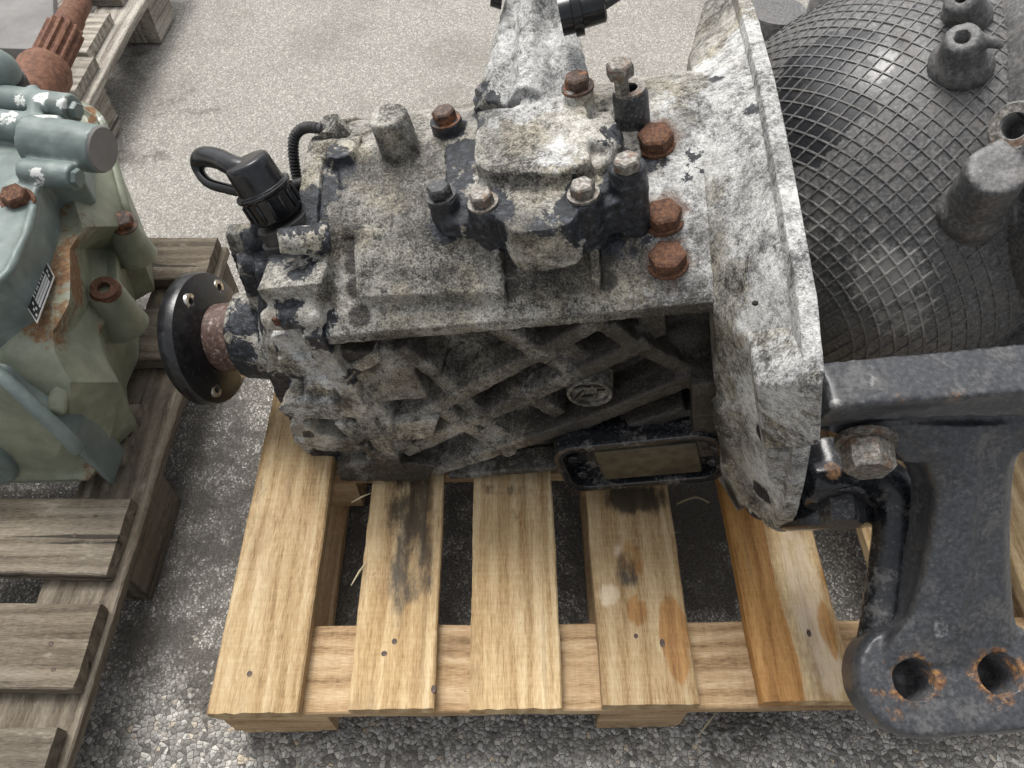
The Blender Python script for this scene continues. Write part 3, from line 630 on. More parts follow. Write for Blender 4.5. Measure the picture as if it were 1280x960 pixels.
slab(.0, [(420, 590), (438, 579), (500, 578), (544, 583), (534, 602), (426, 602)]); slab(.006, [(410, 470), (470, 440), (478, 452), (420, 486)]); slab(.006, [(425, 480), (440, 472), (520, 560), (505, 566)])
for u, v, y in ((365, 300, .06), (335, 340, .08), (318, 300, .12), (312, 330, .10), (330, 285, .13)):
    p = g(u, v, y=y); m.cyl(p+V(.03, .02, -.02), p+V(-.016, 0, 0), .018, .014, 14)
for u, v in ((467, 567), (437, 540)):
    p = g(u, v, y=.0); m.box(p+V(0, .012, 0), (.012, .03, .05), rotm(0, 14))
p = g(310, 345, y=.13); m.hexa([p+V(-.03, 0, -.07), p+V(.05, 0, -.07), p+V(.05, .02, -.07), p+V(-.03, .02, -.07), p+V(.005, 0, .07), p+V(.05, 0, .07), p+V(.05, .02, .07), p+V(.005, .02, .07)])
p = gv(428, 190); m.cyl(p+V(.02, .01, -.01), p+V(-.038, .01, -.004), .017, .0145, 18)
cw = []
for u, v, r, s, y in ((330, 310, .05, .95, .1), (350, 285, .05, .75, .1), (375, 340, .03, .50, .05), (310, 370, .05, .9, .1), (370, 395, .03, .62, .02), (375, 260, .05, .8, .1), (380, 220, .04, .75, .2),
    (300, 420, .06, .62, .12), (310, 470, .06, .95, .1), (300, 400, .03, .8, .12), (340, 485, .04, .95, .045), (352, 510, .03, .9, .045), (395, 446, .012, .85, .01), (370, 478, .012, .8, .01), (440, 465, .02, .6, .01), (365, 530, .015, .8, .02), (400, 540, .015, .8, .02), (405, 580, .03, .85, .03), (405, 420, .03, .45, .0), (345, 430, .015, .6, .03), (385, 540, .012, .6, 0), (400, 575, .02, .6, .02), (395, 300, .03, .6, .06)): W_(0, u, v, r, s, y=y)
for u, v, r, s, y in ((345, 370, .035, .85, .05), (345, 405, .04, .65, .03), (375, 440, .035, .9, .01), (400, 470, .04, .8, .0), (320, 430, .03, .5, .09), (400, 515, .05, .55, .0), (370, 548, .02, .7, 0)): W_(2, u, v, r, s, y=y)
for u, v, r, s, y in ((450, 560, .04, .5, .0), (500, 590, .06, .65, .0), (420, 590, .04, .55, .0), (430, 500, .02, .5, .0)): W_(1, u, v, r, s, y=y)
rear = m.build('rear_housing', 'cast', gb, voxel=.0025, smooth=2, noise=((.0018, 55), (.0008, 180)), wear=cw)
p = g(345, 402, y=.0); MB().box(p, (.006, .004, .012)).build('rust_chip', 'rust', gb, bevel=.001)

# --- output flange
fx = -.290
m = MB(); m.lathe(V(fx+.012, .15, -.15), (-1, 0, 0), [(-.012, .062), (0, .095), (.005, .097), (.020, .097), (.024, .094), (.024, .05)], 56)
holes = []; hp = []
for kx in (0, 1, 3, 4, 5):
    q = math.radians(28+60*kx); p = V(fx, .15+.076*math.cos(q), -.15+.076*math.sin(q)); hp.append(p); holes.append(MB().cyl(p-V(.03, 0, 0), p+V(.03, 0, 0), .0075, None, 14))
hc = MB()
for h_ in holes: hc.add(h_.v, h_.f)
fl = m.build('output_flange', 'flange', gb, cuts=[hc], wear=[(0, (fx, .15, -.15), .055, .9)])
m = MB(); m.lathe(V(-.205, .15, -.15), (-1, 0, 0), [(0, .051), (.065, .049), (.078, .056), (.086, .060)], 44)
m.build('flange_hub', 'flange', fl, wear=[(0, (-.25, .13, -.13), .07, 1.0)])
for p in hp: MB().ring(p+V(.0165, 0, 0), (1, 0, 0), [(-.004, .0055), (.0026, .0058), (.0026, .0112), (-.004, .0122)], 16).build('hole_bush', 'bright', fl)

# --- bell housing
def bell(x, pts): return [(x, y, z) for y, z in pts]
B0 = [(.012, -.36), (.0, -.30), (-.006, -.20), (-.008, -.10), (-.004, -.005), (.04, .032), (.10, .072), (.19, .104), (.27, .082), (.36, .05), (.42, .0), (.42, -.15), (.36, -.30), (.2, -.37)]
B1 = [(-.045, -.37), (-.065, -.29), (-.062, -.19), (-.064, -.10), (-.060, .005), (.0, .055), (.09, .085), (.19, .108), (.30, .085), (.47, .055), (.54, .0), (.54, -.18), (.46, -.33), (.2, -.40)]
B2 = [(-.045, -.335), (-.110, -.275), (-.128, -.19), (-.128, -.10), (-.132, .052), (-.075, .090), (.06, .108), (.18, .113), (.30, .103), (.48, .078), (.58, .02), (.58, -.2), (.5, -.36), (.2, -.42)]
B3 = [(-.048, -.330), (-.118, -.275), (-.143, -.19), (-.150, -.10), (-.148, .072), (-.095, .102), (.06, .120), (.18, .125), (.30, .115), (.50, .090), (.61, .03), (.61, -.2), (.52, -.37), (.2, -.44)]
m = MB()
m.loft([bell(.418, B0), bell(.445, B1), bell(.478, B2), bell(.488, B2)])
m.loft([bell(.474, B2), bell(.477, B3), bell(.492, B3), bell(.494, B2)])
def pad(c, y, back):                                                     # raised pad on the bell's front from four pixels
    f = [g(u, v, y=y_) for (u, v), y_ in zip(c, y)]; m.hexa([p+V(-.0, back, -.01) for p in f]+f)
pad([(890, 515), (945, 500), (968, 570), (905, 585)], [-.03, -.07, -.08, -.04], .04)
p0 = g(985, 620, y=-.10); p1 = g(982, 655, y=-.10); m.cyl(p0+V(0, .02, 0), p1+V(0, .02, -.01), .030, .022, 18)
p0 = g(925, 560, y=-.06); p1 = g(965, 650, y=-.09); m.cyl(p0+V(0, .03, 0), p1+V(0, .02, 0), .022, .016, 14)
cw = []
for u, v, r, s in ((920, 160, .07, .7), (950, 240, .06, .85), (960, 330, .06, .8), (930, 60, .06, .6), (900, 300, .05, .7)): cw.append((2, g(u, v, z=.1), r, s))
for u, v, r, s in ((930, 60, .09, .9), (945, 130, .09, .95), (965, 220, .09, .95), (985, 300, .08, .9), (1000, 380, .08, .9)): cw.append((2, g(u, v, z=.12), r, s))
for u, v, r, s in ((970, 420, .10, .9), (920, 430, .07, .85), (990, 520, .08, .9), (990, 590, .05, .9), (930, 500, .05, .85), (1000, 450, .08, .9)): cw.append((2, g(u, v, y=-.1), r, s))
for u, v, r, s in ((930, 530, .012, .8), (945, 555, .018, .85), (945, 620, .02, .75), (975, 660, .03, .95), (900, 590, .02, .7), (1025, 570, .018, .9), (1015, 600, .018, .9), (985, 568, .012, .7), (965, 640, .016, .8)): cw.append((0, g(u, v, y=-.1), r, s))
for u, v, r, s in ((882, 560, .03, .9), (890, 520, .02, .6), (930, 610, .03, .7)): cw.append((1, g(u, v, y=-.03), r, s))
for u, v, r, s in ((890, 95, .016, .6), (945, 150, .014, .7), (985, 290, .008, .65), (970, 175, .008, .6)): cw.append((0, g(u, v, z=.1), r, s))
bellh = m.build('bell_housing', 'cast', gb, bevel=.009, seg=3, simple=3, noise=((.0006, 40), (.0003, 180)), wear=cw)
def pad(c, y, back):                                                     # raised pad on the bell's front
    f = [g(u, v, y=y_) for (u, v), y_ in zip(c, y)]; mm = MB(); mm.hexa([p+V(-.0, back, -.01) for p in f]+f)
    mm.build('bell_pad', 'cast', bellh, bevel=.005, seg=3, wear=[(2, sum(f)/4, .1, .8), (0, f[2]+V(0, 0, -.01), .012, .8), (0, f[3]+V(0, 0, -.012), .012, .7)])
pad([(944, 480), (1030, 478), (1026, 560), (954, 564)], [-.135, -.172, -.172, -.132], .07)
pad([(956, 570), (1010, 566), (1002, 628), (968, 634)], [-.135, -.150, -.140, -.128], .07)
for u, v in ((944, 379),):
    p = g(u, v, y=-.05); MB().ball(p, (.003, .003, .002), 10, 6).build('pit_dark_bead', 'hole', bellh)  # black bead paints the darkness of a small casting hole

m = MB(); p0 = g(985, 628, y=-.105); p1 = g(978, 652, y=-.105); m.lathe(p0+V(0, .012, .01), p1-p0, [(0, .022), (.03, .025), (.055, .026), (.066, .022), (.070, .012)], 26)
q0 = g(950, 630, y=-.08); m.ball(q0+V(.004, .02, -.01), (.022, .03, .045), 20, 12)
m.build('lower_ear', 'cast', bellh, voxel=.0026, smooth=3, noise=((.0012, 60),), wear=[(0, g(978, 665, y=-.10), .032, .95), (0, g(945, 640, y=-.07), .03, .85), (2, g(985, 630, y=-.12), .02, .8)])

# --- shift housing on top
def plane(pts, z): return [g(u, v, z=z) for u, v in pts]
m = MB()
m.prism(plane([(556, 168), (600, 122), (735, 104), (795, 125), (806, 238), (748, 262), (632, 272), (556, 248)], .098), (0, 0, -.04))
m.prism(plane([(596, 138), (640, 133), (660, 122), (722, 118), (733, 135), (736, 200), (700, 216), (612, 214), (592, 202)], .126), (0, 0, -.05))
m.prism(plane([(606, 205), (736, 203), (732, 255), (712, 280), (690, 287), (642, 291), (618, 270), (608, 250)], .108), (0, 0, -.055))
m.prism(plane([(735, 140), (765, 135), (775, 180), (745, 215), (735, 210)], .110), (0, 0, -.05))
m.lathe(g(752, 168, z=.114), (.35, 0, 1), [(-.03, .024), (.0, .024), (.006, .020)], 22)
tb = {}
long_ = [(547, 232, .122, .052, .0165), (600, 241, .122, .052, .0175), (727, 229, .126, .062, .0175)]
for u, v, z, L, r in long_:
    p = g(u, v, z=z); m.cyl(p-ZL*(.014+L), p-ZL*.014, r*.96, r, 20)
short = [(553, 137, .126, .05, .018), (607, 108, .126, .05, .018), (720, 94, .150, .06, .016)]
for u, v, z, L, r in short:
    p = g(u, v, z=z); m.cyl(p-ZL*(.012+L), p-ZL*.012, r*1.02, r, 20)
p = g(783, 205, z=.126); m.cyl(p-ZL*.08, p, .0195, .0185, 22)
a, b = g(557, 282, z=.074), g(610, 284, z=.074); m.bar(a, b, (0, -.3, 1), .030, .018)
a, b = g(742, 262, z=.078), g(795, 225, z=.092); m.bar(a, b, (0, 0, 1), .034, .022); a, b = g(737, 266, z=.066), g(790, 235, z=.08); m.cyl(a, b, .017, .015, 14)
# turret leaning away at the back
def tring(v, z, us, hs, dn): return [g(u, v, z=z)+ZL*h for u, h in zip(us, hs)]+[g(us[-1], v, z=z)-ZL*dn, g(us[0], v, z=z)-ZL*dn]
hs = (0, .012, .006, .028, .028, .006, .012, 0)
m.loft([tring(138, .112, (592, 610, 636, 653, 673, 694, 722, 744), hs, .04), tring(95, .130, (604, 620, 640, 655, 671, 692, 716, 736), hs, .06), tring(45, .150, (618, 632, 646, 656, 669, 688, 708, 724), hs, .07), tring(0, .17, (632, 642, 652, 658, 668, 682, 698, 713), hs, .08), tring(-60, .20, (640, 648, 655, 660, 668, 678, 690, 704), hs, .09)])
m.cyl(g(690, -40, z=.19), g(690, -40, z=.19)+V(0, 0, .03), .03, .03, 18)
cw = []
for u, v, r, s in ((690, 165, .05, .75), (620, 180, .04, .55), (670, 60, .08, 1.0), (640, 100, .05, .9), (745, 160, .03, .8), (690, 250, .05, .6), (690, 20, .06, .9), (720, 110, .03, .6)): cw.append((2, g(u, v, z=.16), r, s))
for u, v, z, r, s in ((570, 180, .098, .045, .95), (565, 225, .098, .03, .75), (548, 260, .10, .035, .95), (552, 290, .07, .03, 1.0), (608, 275, .10, .03, 1.0), (615, 295, .07, .03, 1.0), (735, 265, .10, .035, 1.0), (748, 290, .06, .035, 1.0), (772, 235, .12, .035, .95), (800, 240, .10, .035, .9), (775, 150, .13, .03, .6), (765, 190, .13, .02, .5), (735, 205, .13, .012, .7), (610, 125, .13, .02, .7), (680, 280, .11, .02, .6)): cw.append((0, g(u, v, z=z), r, s))
for u, v, z, r, s in ((660, 210, .16, .03, .45), (640, 120, .15, .015, .6), (685, 80, .17, .015, .5), (650, 270, .12, .03, .4)): cw.append((1, g(u, v, z=z), r, s))
for u, v, z, L, r in long_:
    p = g(u, v, z=z)
    for d_ in (.02, .035, .05, .065): cw.append((0, p-ZL*d_, .027, 1.0))
p = g(783, 205, z=.126)
for d_ in (.03, .05, .07): cw.append((0, p-ZL*d_, .030, .9))
for u, v, z, L, r in short[:2]: cw.append((0, g(u, v, z=z)-ZL*.02, .026, .9))
sh = m.build('shift_housing', 'cast', gb, voxel=.0024, smooth=3, noise=((.0022, 45), (.0010, 130)), wear=cw)
for (u, v, z, L, r), mt in zip(long_, ('bolt_black', 'steel', 'steel')): hexbolt('bolt', g(u, v, z=z), ZL, .0125, .011, mt, sh)
for (u, v, z, L, r), mt in zip(short, ('rust_dark', 'bolt_black', 'rust_dark')): hexbolt('bolt', g(u, v, z=z), ZL, .0135, .012, mt, sh)
p = g(783, 197, z=.139); hexbolt('bolt', p, ZL, .0135, .011, 'steel', sh, washer=0, shank=.03)
p = g(787, 112, z=.135); m = MB(); m.ring(p-ZL*.085, ZL, [(0, .010), (0, .0185), (.080, .0185), (.085, .016), (.085, .010)], 24)
m.build('spacer_tube', 'bolt_black', sh); MB().ring(p-ZL*.0005, ZL, [(0, .0085), (0, .0165), (.003, .0165), (.003, .0085)], 24).build('washer', 'steel', sh)
p = g(774, 78, z=.170); hexbolt('long_bolt', p, ZL, .0140, .014, 'steel', sh, washer=0, shank=.10)
for u, v, r in ((819, 165, .0185), (829, 262, .0185), (834, 316, .0190)):
    p = gv(u, v, .014); hexbolt('rusty_bolt', p, V(0, -.12, 1), r, .014, 'rust', gb, washer=1.12)
# sensor on the turret with its cable
p = g(700, 20, z=.19); e = V(1, .12, .03)
m = MB(); m.lathe(p, e, [(0, .020), (.012, .020), (.013, .024), (.022, .024), (.023, .018), (.045, .017), (.047, .014)], 20)
sn = m.build('turret_sensor', 'plastic', sh); q = p+unit(e)*.045
MB().tube([q, q+V(.015, .006, .004), q+V(.03, .022, .012), q+V(.045, .05, .02), q+V(.06, .10, .02)], .006, 10).build('cable', 'rubber', sn)
MB().cyl(g(628, -2, z=.18), g(628, -2, z=.18)+V(-.012, 0, .004), .012, .010, 14).build('plug', 'plastic', sh)

# --- speed sensor with elbow connector at the rear housing
pb = g(364, 292, y=.11); pt = g(306, 200, z=pb[2]+.090); ax = unit(pt-pb); L = float(np.linalg.norm(pt-pb))
m = MB(); m.lathe(pb-ax*.01, ax, [(0, .036), (.012, .036), (.013, .032), (L*.30, .032), (L*.31, .028)], 30); m.build('sensor_boss', 'rubber', gb)
m = MB(); m.lathe(pb+ax*L*.26, ax, [(0, .027), (L*.05, .030), (L*.32, .030), (L*.34, .0325), (L*.38, .0325), (L*.39, .027), (L*.62, .026), (L*.70, .0255), (L*.735, .0235), (L*.745, .016)], 30)
a_, b_, _ = frame(ax)
for i in range(14):
    q = 2*math.pi*i/14; e = a_*math.cos(q)+b_*math.sin(q); s0 = pb+ax*L*.33+e*.0297; m.bar(s0, s0+ax*L*.22, e, .004, .0022)
ss = m.build('speed_sensor', 'plastic', gb, bevel=.0008, seg=1)
pe = pb+ax*L*.86
loop = [pe, pe+V(-.02, .006, .004), g(274, 199, z=pe[2]+.004), g(257, 196, z=pe[2]+.0), g(248, 202, z=pe[2]-.010), g(250, 216, z=pe[2]-.020), g(262, 229, z=pe[2]-.026), g(285, 236, z=pe[2]-.028), g(305, 240, z=pe[2]-.032), g(330, 243, z=pe[2]-.05)]
def spline(pts, n=8):
    out = []; P = [np.array(p, float) for p in pts]; P = [2*P[0]-P[1]]+P+[2*P[-1]-P[-2]]
    for i in range(1, len(P)-2):
        for t in np.linspace(0, 1, n, endpoint=False):
            a, b, c, d = P[i-1], P[i], P[i+1], P[i+2]; out.append(.5*((2*b)+(c-a)*t+(2*a-5*b+4*c-d)*t*t+(3*b-a-3*c+d)*t**3))
    return out+[P[-2]]
sp = spline(loop, 7); n_ = len(sp); MB().tube(sp, [.0118 if i < n_*.36 else max(.0062, .0118-.030*(i/n_-.36)) for i in range(n_)], 16).build('elbow_cable', 'plastic', ss)
def corrugated(name, pts, r, parent):
    sp = spline(pts, 26); d = 0; rr = []
    for i, p in enumerate(sp):
        if i: d += float(np.linalg.norm(p-sp[i-1]))
        rr.append(r*(1+.13*math.sin(d/.0042*2*math.pi)))
    # resample finely so that every ring of the hose is real
    acc = [0.0]
    for i in range(1, len(sp)): acc.append(acc[-1]+float(np.linalg.norm(sp[i]-sp[i-1])))
    N_ = int(acc[-1]/.0007); ts = np.linspace(0, acc[-1], N_); A = np.array(sp)
    q = np.stack([np.interp(ts, acc, A[:, i]) for i in range(3)], 1)
    return MB().tube(list(q), [r*(1+.13*math.sin(t/.0042*2*math.pi)) for t in ts], 14).build(name, 'rubber', parent)
zc = .10
corrugated('corrugated_hose', [g(424, 172, z=.095), g(400, 161, z=.115), g(380, 160, z=.115), g(368, 172, z=.105), g(367, 195, z=.085), g(371, 222, z=.06), g(376, 240, z=.045)], .0062, gb)
corrugated('corrugated_hose', [g(345, 238, z=.05), g(365, 232, z=.065), g(388, 226, z=.07), g(405, 222, z=.06)], .006, gb)
p = gv(418, 172); hexbolt('hose_nut', p+V(-.002, 0, .020), (-.25, -.2, 1), .0175, .026, 'cast', gb, washer=0)

# --- oval maker's emblem cast on the side
p = g(737, 492, y=.008); ex, ez = V(1, 0, 0), V(0, 0, 1); m = MB()
def oval(rx, rz, n=36): return [(math.cos(2*math.pi*i/n)*rx, math.sin(2*math.pi*i/n)*rz) for i in range(n)]
m.loft([[(p[0]+a, .070, p[2]+b) for a, b in oval(.030, .030)], [(p[0]+a, .012, p[2]+b) for a, b in oval(.028, .026)]])
em = m.build('emblem', 'cast', gb, bevel=.002, wear=[(1, p, .1, .40)])
vs = []; m = MB(); n = 36
for i in range(n):
    q = 2*math.pi*i/n
    for k_, yy in ((1.0, .013), (1.0, .0065), (.86, .0065), (.86, .013)): vs.append((p[0]+math.cos(q)*.0275*k_, yy, p[2]+math.sin(q)*.0255*k_))
m.add(vs, [(i*4+j, i*4+(j+1) % 4, ((i+1) % n)*4+(j+1) % 4, ((i+1) % n)*4+j) for i in range(n) for j in range(4)])
m.build('emblem_rim', 'cast', em, wear=[(1, p, .1, .45)])
cu = bpy.data.curves.new('letters', 'FONT'); cu.body = 'ZF'; cu.size = .034; cu.extrude = .003; cu.offset = .0004; cu.align_x = 'CENTER'; cu.align_y = 'CENTER'
to = bpy.data.objects.new('emblem_letters', cu); COL.objects.link(to); me = bpy.data.meshes.new_from_object(to.evaluated_get(bpy.context.evaluated_depsgraph_get()))
bpy.data.objects.remove(to); lo = bpy.data.objects.new('emblem_letters', me); COL.objects.link(lo); me.materials.clear(); me.materials.append(M['cast'])
wv = np.tile(np.array([0, .5, 0, 1], np.float32), (len(me.vertices), 1)); me.color_attributes.new('wear', 'FLOAT_COLOR', 'POINT').data.foreach_set('color', wv.ravel())
lo.parent = em; lo.rotation_euler = (math.pi/2, 0, 0); lo.location = (p[0], .0105, p[2]); lo.scale = (1.0, .95, 1)

# --- side cover (black frame round a khaki plate) low on the side
cc = [g(712, 562, y=-.01), g(885, 545, y=-.01), g(893, 590, y=-.01), g(715, 608, y=-.01)]
c0 = sum(cc)/4; ex = unit(cc[1]-cc[0]); ez = unit(np.cross(ex, V(0, 1, 0))); ez = ez if ez[2] > 0 else -ez; hx, hz = .108, .058
def rr_(hx, hz, r, y, n=6):
    out = []
    for sx, sz, a0 in ((1, 1, 0), (-1, 1, 90), (-1, -1, 180), (1, -1, 270)):
        for i in range(n+1):
            a = math.radians(a0+90*i/n); out.append(c0+ex*(sx*(hx-r)+r*math.cos(a))+ez*(sz*(hz-r)+r*math.sin(a))+V(0, y, 0))
    return out
o1, o2, i1, i2 = rr_(hx, hz, .030, .03), rr_(hx, hz, .030, -.006), rr_(hx-.012, hz-.012, .022, .03), rr_(hx-.012, hz-.012, .022, -.006)
m = MB(); n = len(o1); m.add(o1+o2+i2+i1, [(k_*n+j, k_*n+(j+1) % n, ((k_+1) % 4)*n+(j+1) % n, ((k_+1) % 4)*n+j) for k_ in range(4) for j in range(n)])
sc_ = m.build('side_cover', 'gloss', gb, bevel=.002, wear=[(1, c0, .01, .1)])
MB().loft([rr_(hx-.006, hz-.006, .024, .045), rr_(hx-.006, hz-.006, .024, .012)]).build('cover_recess', 'gloss', sc_)
m = MB(); pc = c0+ex*.012; m.hexa([pc+ex*a*.066+ez*b*.037+V(0, y, 0) for y in (.02, -.003) for a, b in ((-1, -1), (1, -1), (1, 1), (-1, 1))]); m.build('cover_plate', 'khaki', sc_, bevel=.004)
for a, b in ((-.085, .02), (-.082, -.022), (.09, .02), (.092, -.02)): hexbolt('cover_bolt', c0+ex*a+ez*b+V(0, -.001, 0), YN, .008, .008, 'gloss', sc_)

# ------------------------------------------------------------------ black engine end: ribbed dome, bosses, arm, bracket
t0 = 1.12; dc = CAM+t0*dirn(1110, 250); DR = .288; vw = unit(CAM-dc)
def dh(u, v, lift=0.0):                                     # point of the dome under a pixel, lifted off it
    D = dirn(u, v); q = CAM-dc; A = D@D; B = 2*D@q; C_ = q@q-(DR+lift)**2; t = (-B-math.sqrt(max(0, B*B-4*A*C_)))/(2*A); return CAM+t*D
m = MB(); m.ball(dc, DR, 72, 44); m.world(); dome = m.build('ribbed_dome', 'dome', gb, wear=[(2, w2g(dh(1110, 350)), .05, .9), (2, w2g(dh(1130, 395)), .04, .8), (2, w2g(dh(1045, 280)), .06, .6), (2, w2g(dh(1080, 25)), .06, .5), (2, w2g(dh(1160, 290)), .05, .45), (1, w2g(dh(1035, 95)), .075, .95), (1, w2g(dh(1010, 160)), .05, .8)])
m = MB()
def latring(nv, beta):                                      # rib along a circle of the dome round the pole nv
    nv = unit(nv); a, b, _ = frame(nv); N_ = 150; prev = None
    pts = []
    for i in range(N_+1):
        q = 2*math.pi*i/N_; p = nv*math.cos(beta)+(a*math.cos(q)+b*math.sin(q))*math.sin(beta)
        ok = np.dot(p, vw) > -.05 and (dc+DR*p)[2] > .25
        if not ok:
            if len(pts) > 2: strip(pts)
            pts = []; continue
        pts.append((p, nv, beta))
    if len(pts) > 2: strip(pts)
def strip(pts):
    vs, fs = [], []
    for p, nv, beta in pts:
        t = unit(nv-p*np.dot(nv, p)); 
        jt = 1+.7*mnoise.noise(Vector(p*22))
        for s, hgt in ((-.0018, -.0006), (-.0008, .0015*jt), (.0008, .0015*jt), (.0018, -.0006)): vs.append(dc+p*(DR+hgt)+t*s)
    for i in range(len(pts)-1):
        for j in range(3): A = i*4+j; fs.append((A, A+1, A+5, A+4))
    m.add(vs, fs)
cr, cu_ = RT, UP
nA = unit(-.72*cr+.69*cu_+.0*vw); nB = unit(-.72*cr-.64*cu_+.24*vw)
for i in range(-26, 27): latring(nA, math.pi/2+i*.055)
for i in range(9, 46): latring(nB, i*.055)
m.world(); rg = m.build('rib_grid', 'rib', dome, wear=[(2, w2g(dh(1110, 350)), .06, .9), (2, w2g(dh(1130, 395)), .05, .8), (2, w2g(dh(1045, 280)), .06, .6)]); rg['kind'] = 'stuff'
# smooth shoulder of the housing with its bosses
m = MB(); c_ = dh(1300, 190); m.ball(c_+unit(c_-CAM)*.05+V(.055, .03, 0), (.125, .27, .17), 40, 24, None)
def bos(base, u1, v1, lift, r0, r1):
    a, b = np.array(base), dh(u1, v1, lift); m.cyl(a+(a-b)*.35, b, r0*1.15, r1, 30); m.ball(a, (r0*1.3, r0*1.3, r0*1.0), 20, 12); return a, b
A1 = bos(dh(1200, 82), 1203, 46, .050, .027, .0180); A2 = bos(dh(1216, 262), 1247, 210, .080, .030, .0285); A3 = bos(dh(1300, 175), 1268, 158, .075, .028, .0255); A4 = bos(dh(1208, 20), 1202, -4, .04, .022, .018)
m.cyl(dh(1214, 48, .046), dh(1256, 56, .045), .007, .006, 10)
m.ball(CAM+.98*dirn(1290, 470), (.08, .1, .1), 20, 12)
m.world()
cuts = MB()
for A, r in ((A1, .0078), (A3, .0125), (A4, .007)):
    a, b = w2g(A[0]), w2g(A[1]); e = unit(b-a); cuts.cyl(b-e*.035, b+e*.02, r, None, 20)
sho = m.build('housing_shoulder', 'dome', gb, voxel=.0035, smooth=6, noise=((.0012, 60),), cuts=[cuts], wear=[(2, w2g(A3[1]), .035, .62), (2, w2g(A2[1]), .03, .35)])
m = MB(); e = unit(A3[1]-A3[0]); m.ring(A3[1]+e*.0005, e, [(-.004, .0135), (.001, .0135), (.001, .0225), (-.004, .0225)], 28); m.world(); m.build('boss_face', 'steel', sho)
# dark pipes behind the dome
for u, v, r, tt in ((972, 12, .062, 1.34), (1064, -14, .066, 1.42)):
    c_ = CAM+tt*dirn(u, v); m = MB(); m.lathe(c_-V(0, 0, .25), (0, 0, 1), [(0, r), (.22, r), (.25, r*.8)], 28); m.world(); m.build('pipe_stub', 'dome', gb)
# front arm
m = MB()
za = .620
top = [at(1026, 452, z=za), at(1330, 424, z=za), at(1330, 486, z=za), at(1040, 508, z=za)]
m.prism(top, (0, 0.01, -.05))
fr = [at(1040, 508, z=za), at(1330, 486, z=za), at(1330, 520, z=.590), at(1036, 528, z=.590)]
m.prism(fr, (0, .06, -.02))
m.world(); cw = [(2, w2g(at(1045, 508, z=za)), .012, .7), (2, w2g(at(1085, 480, z=za)), .02, .45), (0, w2g(at(1200, 495, z=za)), (.07, .01, .01), .38), (0, w2g(at(1140, 500, z=za)), (.05, .008, .01), .36)]
arm = m.build('front_arm', 'iron', gb, voxel=.003, smooth=8, noise=((.0007, 45), (.0003, 170)), wear=cw)
# bracket: plate sloping down towards the foot
def zl(v): return .556-(v-545)*.160/255
m = MB()
poly = [(1036, 512), (1290, 496), (1310, 530), (1300, 546), (1272, 572), (1136, 580), (1118, 562), (1092, 549), (1060, 545), (1036, 540)]
ff = [at(u, v, z=zl(v)) for u, v in poly]; nb = unit(V(0, .62, -.78)); m.prism(ff, nb*.055)
def leg(v, a, b, c_):                                       # cross-section of the leg: rounded left edge, two faces meeting at a seam
    P0 = lambda u, dz: at(u, v, z=zl(v)+dz)
    return [P0(a-2, -.024), P0(a+2, -.010), P0(a+10, -.001), P0(a+28, .004), P0(b, .008), P0(c_-10, .002), P0(c_, -.008), P0(c_, -.008)+nb*.045, P0(a-2, -.024)+nb*.035]
m.loft([leg(530, 1108, 1224, 1290), leg(556, 1124, 1222, 1278), leg(580, 1150, 1221, 1270), leg(610, 1163, 1219, 1266), leg(660, 1158, 1212, 1264), leg(720, 1147, 1206, 1265), leg(770, 1131, 1199, 1269), leg(800, 1106, 1197, 1276), leg(832, 1096, 1195, 1288)])
Fc = at(1196, 846, z=.377); f1, f2 = at(1145, 850, z=.377), at(1247, 842, z=.377); fn = unit(V(-.10, -.30, .95)); e1 = unit((f2-f1)-fn*np.dot(f2-f1, fn)); e2 = np.cross(fn, e1); hl = float(np.linalg.norm(f2-f1))/2
def stad(r, off, n=14):
    return [Fc+fn*off+e1*(hl+r*math.cos(a))+e2*r*math.sin(a) for a in np.linspace(-math.pi/2, math.pi/2, n)]+[Fc+fn*off+e1*(-hl+r*math.cos(a))+e2*r*math.sin(a) for a in np.linspace(math.pi/2, 3*math.pi/2, n)]
m.loft([stad(.048, -.062), stad(.054, -.05), stad(.055, -.012), stad(.050, 0)])
m.tube([at(u, v, z=zl(v)+.0078) for u, v in ((1224, 530), (1219, 600), (1210, 680), (1201, 760), (1197, 792))], .0028, 8)
m.world(); cuts = MB()
for f_ in (f1, f2): cuts.cyl(w2g(f_-fn*.055), w2g(f_+fn*.03), .0205, None, 28)
cw = [(0, w2g(f2), .034, .70), (0, w2g(f2-fn*.03), .026, .9), (0, w2g(f2+e2*.02), .014, .85), (0, w2g(f1), .032, .62), (0, w2g(f1-fn*.03), .026, .7), (0, w2g(f1+e1*.022), .012, .8), (0, w2g(Fc-e2*.01), .02, .35), (0, w2g(at(1100, 890, z=.36)), .03, .45), (0, w2g(at(1240, 510, z=.57)), .05, .33), (2, w2g(at(1120, 700, z=.46)), .03, .25), (2, w2g(at(1175, 787, z=.41)), .012, .6)]
for f_ in (f1, f2): cw.append((2, w2g(f_), .026, .30))
br = m.build('mount_bracket', 'iron', gb, voxel=.0026, smooth=11, noise=((.0006, 40), (.0003, 160)), wear=cw, cuts=[cuts])
ba = unit(V(-.10, -1, -.12))
hb = at(1082, 552, z=.556); hexbolt('bracket_bolt', w2g(hb+ba*.030), GR.T @ ba, .0225, .026, 'steel', br, washer=1.2, ph=.26)
